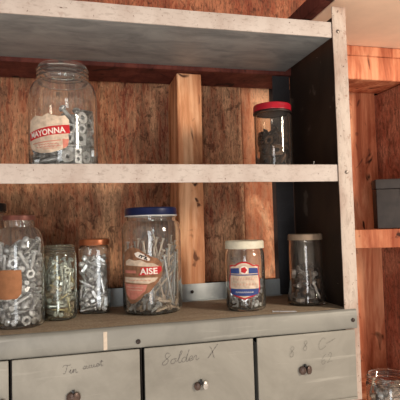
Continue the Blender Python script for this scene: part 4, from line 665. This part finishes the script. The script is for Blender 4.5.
pl = [(-.053, .068), (-.050, .086), (-.044, .089), (-.038, .092), (-.030, .092), (-.022, .090), (-.012, .095), (-.004, .091), (.006, .089), (.014, .091), (.020, .084), (.021, .070), (.019, .058), (.020, .048), (.016, .038), (.004, .033), (-.010, .030), (-.024, .030), (-.038, .034), (-.048, .040), (-.054, .052)]
L.add(flat_poly(pl), M['paper'], .0003, label='cream paper label with a red band reading MAYONNA')
L.add(flat_poly([(-.051, .052), (-.030, .0555), (-.010, .0585), (.0215, .0615), (.0205, .0755), (-.010, .0730), (-.030, .0700), (-.052, .0655)]), M['ink_red'], .0006, 'red_band')
b = text_bm('MAYONNA', .0135, .0003, 0, .88); move(b, -.0155, .0595, .11); L.add(b, M['ink_white'], .0009, 'lettering')
L.add(flat_poly([(-.042, .047), (.008, .051), (.008, .0495), (-.042, .0455)]), M['ink_pink'], .0006, 'printed_line')
for z0, x0, x1, c in ((.0435, -.030, .004, 'ink_red'), (.0395, -.034, .008, 'ink_red'), (.0365, -.022, .002, 'ink_pink')):
    bm = bmesh.new(); n = 22
    pts = [(x0+(x1-x0)*i/n, z0+.0012*math.sin(i*2.3)+.04*(x1-x0)*i/n) for i in range(n+1)]
    ribbon(bm, pts, .0011, 0); L.add(bm, M[c], .0006, 'printed_script')
L.add(flat_poly([(.010, .052), (.020, .052), (.018, .041), (.011, .036)]), M['ink_pink'], .0006, 'printed_patch')
# 2 red-lid jar on the middle shelf
rx, ry = -.1030, .095
t = make_jar(rx, ry, ZM, round_jar(.0415, .144, .0380, .016, .012), .0025, M['glass_dark'],
             'glass jar with a red lid holding dark hardware, on the middle shelf', (.0425, .0150, .1325, M['lid_red']))
JAR['red'] = (rx, ry, ZM+.006)
link('lid_rim', lid_bm(.0430, .0040, knurl=False), M['screwhead'], t, 40, (0, 0, .1275))
# 3 hidden jar at the far left, behind
t = make_jar(-.7190, .188, ZC, round_jar(.044, .236, .034, .016, .040), .0025, M['glass_dark'],
             'black-lidded glass jar at the left edge, mostly hidden behind another jar', (.0355, .016, .226, M['lid_black']))
# 4 big left jar, brown lid
bx_, by_ = -.6483, .0847
p = [(.036, 0), (.043, .001), (.0462, .005), (.0470, .012), (.0472, .08), (.0470, .146)]
for i in range(1, 11):
    a = PI/2*i/10; p.append((.0275+.0193*math.cos(a) if i < 10 else .0277, .146+.044*math.sin(a)))
p += [(.0272, .193)]+thread(.0272, .196, .208, 2, .001)+[(.0268, .210)]
t = make_jar(bx_, by_, ZC, p, .0024, M['glass'], 'large glass jar of bolts with a brown lid and blank tan label',
             (.0305, .0100, .2030, M['lid_brown']))
JAR['big'] = (bx_, by_, ZC+.006)
L = Label(t, .0473, cam_ang(bx_, by_))
L.add(flat_poly([(-.046, .058), (-.044, .110), (-.020, .111), (.0035, .110), (.0045, .085), (.0030, .066), (-.004, .058), (-.025, .056)]), M['paper_tan'], .0003, label='blank tan label')
# 5 open jar, greenish
ox, oy = -.5745, .1290
t = make_jar(ox, oy, ZC, round_jar(.0348, .150, .0315, .014, .008), .0024, M['glass_green'],
             'lidless greenish glass jar of mixed screws, left of the copper-lidded jar')
JAR['open'] = (ox, oy, ZC+.006)
# 6 square jar, copper lid
qx, qy = -.5010, .1800
p = [(.026, 0), (.030, .001), (.0325, .004), (.0328, .010), (.0322, .02), (.0322, .128), (.0328, .136), (.0322, .141), (.0300, .145)]
p += thread(.0290, .147, .156, 2, .001)+[(.0285, .158)]
t = make_jar(qx, qy, ZC, p, .0024, M['glass'], 'square glass jar of bolts and nuts with a copper-coloured lid',
             (.0330, .0130, .1470, M['lid_copper']), pw=5.0, neck_z=.1445, rz=math.radians(-12))
JAR['square'] = (qx, qy, ZC+.006)
# 7 quart jar
kx, ky = -.3796, .1400
p = [(.050, 0), (.058, .001), (.0632, .005), (.0645, .012), (.0648, .08), (.0648, .172)]
for i in range(1, 9):
    a = PI/2*i/8; p.append((.0535+.0110*math.cos(a) if i < 8 else .0536, .172+.024*math.sin(a)))
p += [(.0532, .199)]+thread(.0532, .202, .215, 2, .0014)+[(.0525, .217)]
t = make_jar(kx, ky, ZC, p, .0030, M['glass'], 'large glass jar of long nails with a navy blue lid and torn label',
             (.0565, .0165, .2085, M['lid_blue']))
JAR['quart'] = (kx, ky, ZC+.007)
link('lid_seal', lid_bm(.0566, .0024, knurl=False), M['liner'], t, 40, (0, 0, .2062))
L = Label(t, .0652, cam_ang(kx, ky)-.04)
scaled(L, 1.16, 1.06, .09, .004)
out = [(-.060, .128), (-.052, .134), (-.044, .137), (-.036, .139), (-.026, .136), (-.014, .127), (-.002, .120), (.009, .116), (.016, .108), (.018, .094), (.016, .083), (.010, .072), (.002, .062), (-.006, .052), (-.016, .047), (-.024, .037), (-.034, .030), (-.044, .028), (-.052, .035), (-.058, .048), (-.063, .06), (-.066, .09), (-.064, .112)]
L.add(flat_poly(out), M['paper_brown'], .0003, label='torn brown and pink paper label with letters AISE on a red band')
L.add(flat_poly([(-.056, .111), (-.046, .116), (-.034, .1125), (-.022, .114), (-.010, .108), (.002, .107), (.010, .102), (.012, .100), (-.056, .1035)]), M['paper'], .0006, 'printed_scroll')
L.add(flat_poly([(-.026, .0840), (.0100, .0860), (.0165, .0930), (.0150, .1010), (-.012, .1000), (-.022, .099), (-.0205, .0935)]), M['ink_red'], .0009, 'red_band')
b = text_bm('AISE', .0165, .0004); move(b, -.0070, .0865, .02); L.add(b, M['ink_white'], .0012, 'lettering')
L.add(flat_poly([(-.060, .0800), (.009, .0795), (.004, .0725), (-.008, .0680), (-.060, .0700)]), M['paper'], .0006, 'printed_scroll')
L.add(flat_poly([(-.060, .0670), (-.010, .0655), (-.014, .0535), (-.024, .0450), (-.034, .0370), (-.044, .0370), (-.054, .0450)]), M['ink_pink'], .0006, 'printed_patch')
L.add(flat_poly([(-.058, .0935), (-.0320, .0935), (-.0300, .0880), (-.058, .0880)]), M['ink_pink'], .0006, 'printed_patch')
for z0, x0, x1 in ((.0610, -.054, -.018), (.0555, -.050, -.020), (.0745, -.052, -.004)):
    bm = bmesh.new(); n = 24
    ribbon(bm, [(x0+(x1-x0)*i/n, z0+.0009*math.sin(i*2.1)) for i in range(n+1)], .0012, 0); L.add(bm, M['ink_pink' if z0 > .07 else 'paper'], .0009, 'printed_line')
L.add(flat_poly([(-.034, .1265), (-.026, .1300), (-.014, .1240), (-.004, .1155), (-.006, .1120), (-.018, .1150), (-.030, .1200)]), M['ink_white'], .0006, 'printed_scroll')
b = text_bm("rr's.", .0110, .0006, .2); move(b, -.0175, .1170, -.38); L.add(b, M['ink_black'], .0009, 'lettering')
# 8 pint jar with white lid
px_, py_ = -.1848, .0830
p = [(.032, 0), (.0390, .001), (.0420, .004), (.0428, .010), (.0428, .06), (.0428, .112), (.0420, .120), (.0402, .126)]
p += thread(.0390, .129, .141, 2, .001)+[(.0385, .143)]
t = make_jar(px_, py_, ZC, p, .0025, M['glass'], 'pint glass jar of small screws with a white lid and blue and red shield label',
             (.0420, .0165, .1310, M['lid_white']))
JAR['pint'] = (px_, py_, ZC+.006)
L = Label(t, .0429, cam_ang(px_, py_)-.06)
scaled(L, 1.13, 1.13, .064)
def shield(k, dz=0.0):
    q = [(-.030, .092), (-.024, .094), (-.018, .093), (-.012, .097), (-.004, .100), (.004, .100), (.012, .097), (.018, .093), (.024, .094), (.030, .092), (.0290, .080), (.0315, .066), (.0320, .052), (.0290, .042), (.018, .036), (.008, .033), (0, .030), (-.008, .033), (-.018, .036), (-.029, .042), (-.032, .052), (-.0315, .066), (-.029, .080)]
    return [(a*k, .066+(b_-.066)*k) for a, b_ in q]
L.add(flat_poly(shield(1.0)), M['ink_red'], .0003, label='shield-shaped label with red border and blue bands')
L.add(flat_poly(shield(.92)), M['paper'], .0006, 'label_face')
L.add(flat_poly([(-.0275, .0780), (-.0265, .0875), (-.0090, .0885), (-.0085, .0780)]), M['ink_blue'], .0009, 'blue_band')
L.add(flat_poly([(.0275, .0780), (.0265, .0875), (.0090, .0885), (.0085, .0780)]), M['ink_blue'], .0009, 'blue_band')
L.add(flat_poly([(-.0280, .0765), (.0280, .0765), (.0280, .0745), (-.0280, .0745)]), M['ink_blue'], .0009, 'blue_line')
L.add(flat_poly(ellpts(0, .0845, .0076, .0076)), M['ink_white'], .0010, 'emblem_ring')
L.add(flat_poly(ellpts(0, .0845, .0060, .0060, 26, lambda u: .9+.1*math.cos(u*2*PI*5))), M['ink_red'], .0013, 'emblem')
L.add(flat_poly([(-.0270, .0400), (-.0285, .0500), (.0285, .0500), (.0270, .0400), (.012, .0370), (-.012, .0370)]), M['ink_blue'], .0009, 'blue_band')
for z0, sz, w_, c in ((.0655, .0098, .022, 'ink_pink'), (.0560, .0075, .025, 'ink_pink'), (.0422, .0050, .017, 'ink_white')):
    bm = bmesh.new()
    for q in range(9):
        xq = -w_+2*w_*(q+.1)/9; ribbon(bm, [(xq, z0), (xq+.0016, z0+sz*.6), (xq+.0030, z0+.0008)], .0010, 0)
    L.add(bm, M[c], .0012, 'printed_line')
# 9 right jar with flared foot, beige lid
hx, hy = -.0362, .0900
p = [(.036, 0), (.0415, .001), (.0440, .004), (.0438, .010), (.0415, .022), (.0385, .036), (.0368, .052), (.0365, .07), (.0365, .128), (.0360, .136)]
p += thread(.0350, .138, .150, 2, .001)+[(.0345, .152)]
t = make_jar(hx, hy, ZC, p, .0024, M['glass_dark'], 'tall glass jar with flared foot and beige lid, beside the white upright',
             (.0380, .0130, .1440, M['lid_beige']))
JAR['right'] = (hx, hy, ZC+.006)
# 10 corner jar, open
cx_, cy_ = .1700, .1000
t = make_jar(cx_, cy_, -.2695, round_jar(.0515, .0920, .0485, .018, .008), .0026, M['glass'],
             'open glass jar in the lower right corner, right of the drawers')
JAR['corner'] = (cx_, cy_, -.2695+.006)

# ------------------------------------------------------------------ hardware in the jars
NM = {'B': 'hex_bolt', 'b': 'hex_bolt', 'L': 'round_head_bolt', 'C': 'screw', 'c': 'screw', 'M': 'screw', 'N': 'hex_nut', 'n': 'hex_nut', 'S': 'square_nut', 's': 'square_nut', 'W': 'washer'}
CAT = {'hex_bolt': 'bolt', 'round_head_bolt': 'bolt', 'screw': 'screw', 'hex_nut': 'nut', 'square_nut': 'nut', 'washer': 'washer', 'nail': 'nail'}
PL = {'hex_bolt': 'hex bolts', 'round_head_bolt': 'round-head bolts', 'screw': 'screws', 'hex_nut': 'hex nuts', 'square_nut': 'square nuts', 'washer': 'washers', 'nail': 'nails'}
DESC = {'mayo': ('zinc', 'in the large open jar on the middle shelf'), 'big': ('grey metal', 'in the brown-lidded jar at the left'),
        'open': ('zinc', 'in the lidless greenish jar'), 'square': ('bright metal', 'in the square copper-lidded jar'),
        'pint': ('small metal', 'in the white-lidded pint jar'), 'right': ('tarnished metal', 'in the flared beige-lidded jar'),
        'red': ('dark', 'in the red-lidded jar'), 'corner': ('grey metal', 'in the open jar at the lower right corner'),
        'quart': ('dull metal', 'at the bottom of the blue-lidded jar')}
MT = {'mayo': ['steel', 'bright', 'steel'], 'big': ['steel', 'bright', 'steel'], 'open': ['steel', 'brass', 'bright', 'nail'], 'square': ['bright', 'bright', 'steel'],
      'pint': ['bright', 'rust', 'steel'], 'right': ['steel', 'rust', 'rust'], 'red': ['rust', 'rust', 'rust'], 'corner': ['steel', 'nail'], 'quart': ['nail', 'steel']}
MUL = {'mayo': 1.25, 'big': 1.1, 'open': 1.1, 'square': 1.0, 'pint': 1.2, 'right': 1.25, 'red': 1.3, 'corner': 1.2, 'quart': 1.35}
LIM = {'mayo': 1, 'big': 1, 'open': 1, 'square': .125, 'pint': 1, 'right': .068, 'red': .085, 'corner': .058, 'quart': .03}
ME = {}
def hw_mesh(code, mat):
    if (code, mat) not in ME:
        bm = hw_bm(code); me = bpy.data.meshes.new(NM[code]); bm.to_mesh(me); bm.free(); me.materials.append(M[mat])
        me.shade_smooth(); me.set_sharp_from_angle(angle=math.radians(35)); ME[(code, mat)] = me
    return ME[(code, mat)]
CS = {'mayo': 'LN', }
for j, s in SIM.items():
    x, y, z = JAR[j]; rnd = random.Random(j)
    rzj = math.radians(-12) if j == 'square' else 0.0
    for k, it in enumerate(s.split(' ')):
        code = it[0]; v = [int(q) for q in it[1:].split(',')]
        lx, ly, lz = v[0]*1e-4, v[1]*1e-4, v[2]*1e-4
        if lz > LIM[j]: continue
        o = bpy.data.objects.new(NM[code], hw_mesh(code, rnd.choice(MT[j]))); COL.objects.link(o)
        rotm = Matrix.Rotation(rzj, 4, 'Z')
        pp = rotm @ V((lx, ly, 0))
        o.matrix_world = Matrix.Translation((x+pp.x, y+pp.y, z+lz)) @ rotm @ (Matrix.Rotation(v[5]*.01, 4, 'Z') @ Matrix.Rotation(v[4]*.01, 4, 'Y') @ Matrix.Rotation(v[3]*.01, 4, 'X')) @ Matrix.Scale(MUL[j], 4)
        nm = NM[code]; ad, wh = DESC[j]
        tag(o, '%s %s %s' % (ad, nm.replace('_', ' '), wh), CAT[nm], '%s %s' % (PL[nm], wh))

# long nails standing and leaning in the blue-lidded jar
def nail_mesh(L, r, mat):
    bm = bmesh.new(); rs = [ring(bm, 8, a, z) for a, z in ((.0003, 0), (r, r*3.5), (r, L-.0016), (r*1.9, L-.0012), (r*1.9, L), (r*1.2, L+.0004))]
    for a, b in zip(rs, rs[1:]):
        for i in range(8): bm.faces.new((a[i], a[(i+1) % 8], b[(i+1) % 8], b[i]))
    bm.faces.new(rs[0][::-1]); bm.faces.new(rs[-1])
    me = bpy.data.meshes.new('nail'); bm.to_mesh(me); bm.free(); me.materials.append(mat); me.shade_smooth(); me.set_sharp_from_angle(angle=math.radians(35)); return me
NME = [(L_, nail_mesh(L_, .0021, M[m])) for L_, m in ((.120, 'nail'), (.138, 'nail'), (.150, 'nail'), (.110, 'steel'), (.130, 'steel'))]
def segdist(p1, q1, p2, q2):
    best = 9
    for i in range(31):
        a = p1.lerp(q1, i/30); d = q2-p2; t_ = max(0, min(1, (a-p2).dot(d)/d.dot(d))); best = min(best, (a-(p2+d*t_)).length)
    return best
rnd = random.Random(21); segs = []; x, y, z = JAR['quart']; ri = .0585; tries = 0
while len(segs) < 52 and tries < 60000:
    tries += 1
    L_, me = rnd.choice(NME)
    a = rnd.random()*2*PI; rr = ri*math.sqrt(rnd.random())*.95
    foot = V((rr*math.cos(a), rr*math.sin(a), .004+rnd.random()*.012))
    b_ = rnd.gauss(-.4, 1.3); R2 = ri*rnd.uniform(.86, .97)
    th = V((R2*math.cos(b_), R2*math.sin(b_), 0)); h2 = L_**2-(th.x-foot.x)**2-(th.y-foot.y)**2
    if h2 < (.55*L_)**2: continue
    th.z = foot.z+math.sqrt(h2)
    if th.z > .185: continue
    if any(segdist(foot, th, p_, q_) < .0058 for p_, q_ in segs): continue
    segs.append((foot, th))
    d = (th-foot).normalized(); o = bpy.data.objects.new('nail', me); COL.objects.link(o)
    o.matrix_world = Matrix.Translation(V((x, y, z))+foot) @ d.to_track_quat('Z', 'Y').to_matrix().to_4x4()
    tag(o, 'long dull steel nail leaning in the blue-lidded jar', 'nail', 'long nails in the blue-lidded jar')
# loose screw lying on the counter edge and a tiny one on the shelf
def loose(name, L_, r, mat, A, B, label, cat):
    A, B = V(A), V(B); d = (B-A).normalized()
    o = bpy.data.objects.new(name, nail_mesh(L_, r, mat)); COL.objects.link(o)
    o.matrix_world = Matrix.Translation(A) @ d.to_track_quat('Z', 'Y').to_matrix().to_4x4(); tag(o, label, cat)
    return o
loose('nail', .050, .0014, M['bright'], (-.1030, .0035, .0058), (-.1480, .0190, .0064), 'single loose nail lying on the counter edge, below the flared jar', 'nail')
loose('screw', .0070, .0009, M['knob_silver'], (-.0515, .0060, ZM+.0016), (-.0500, .0062, ZM+.0080), 'tiny screw standing on the middle shelf near the white upright', 'screw')

# ------------------------------------------------------------------ light
def area(name, loc, target, sx, sy, power, col):
    li = bpy.data.lights.new(name, 'AREA'); li.shape = 'RECTANGLE'; li.size = sx; li.size_y = sy; li.energy = power; li.color = col
    o = bpy.data.objects.new(name, li); COL.objects.link(o); o.location = loc
    o.rotation_euler = (V(target)-V(loc)).to_track_quat('-Z', 'Y').to_euler(); return o
area('window_light_right', (1.55, -1.95, .80), (-.1, .1, .25), .45, .60, 62, (1.0, .86, .72))
area('window_light_back', (-1.15, -2.60, -.15), (-.35, .1, .25), .60, 1.7, 24, (.92, .95, 1.0))
w = bpy.data.worlds.new('world'); sc.world = w; w.use_nodes = True
nt = w.node_tree; bg = nt.nodes['Background']
tc = nt.nodes.new('ShaderNodeTexCoord'); sp = nt.nodes.new('ShaderNodeSeparateXYZ'); rp = nt.nodes.new('ShaderNodeValToRGB')
mr = nt.nodes.new('ShaderNodeMapRange'); mr.inputs[1].default_value = -1; mr.inputs[2].default_value = 1
nt.links.new(tc.outputs['Generated'], sp.inputs[0]); nt.links.new(sp.outputs['Z'], mr.inputs[0]); nt.links.new(mr.outputs[0], rp.inputs[0])
e = rp.color_ramp.elements
e[0].position, e[0].color = 0.0, (1.0, .86, .74, 1); e[1].position, e[1].color = 1.0, (.30, .26, .23, 1)  # bright lower half added as floor bounce, lifts undersides and soffit
q = e.new(.42); q.color = (.95, .80, .68, 1)
q = e.new(.55); q.color = (.24, .205, .18, 1)
nt.links.new(rp.outputs[0], bg.inputs[0]); bg.inputs[1].default_value = 1.15
sc.view_settings.view_transform = 'Standard'; sc.view_settings.look = 'None'; sc.view_settings.gamma = 1; sc.view_settings.exposure = 0
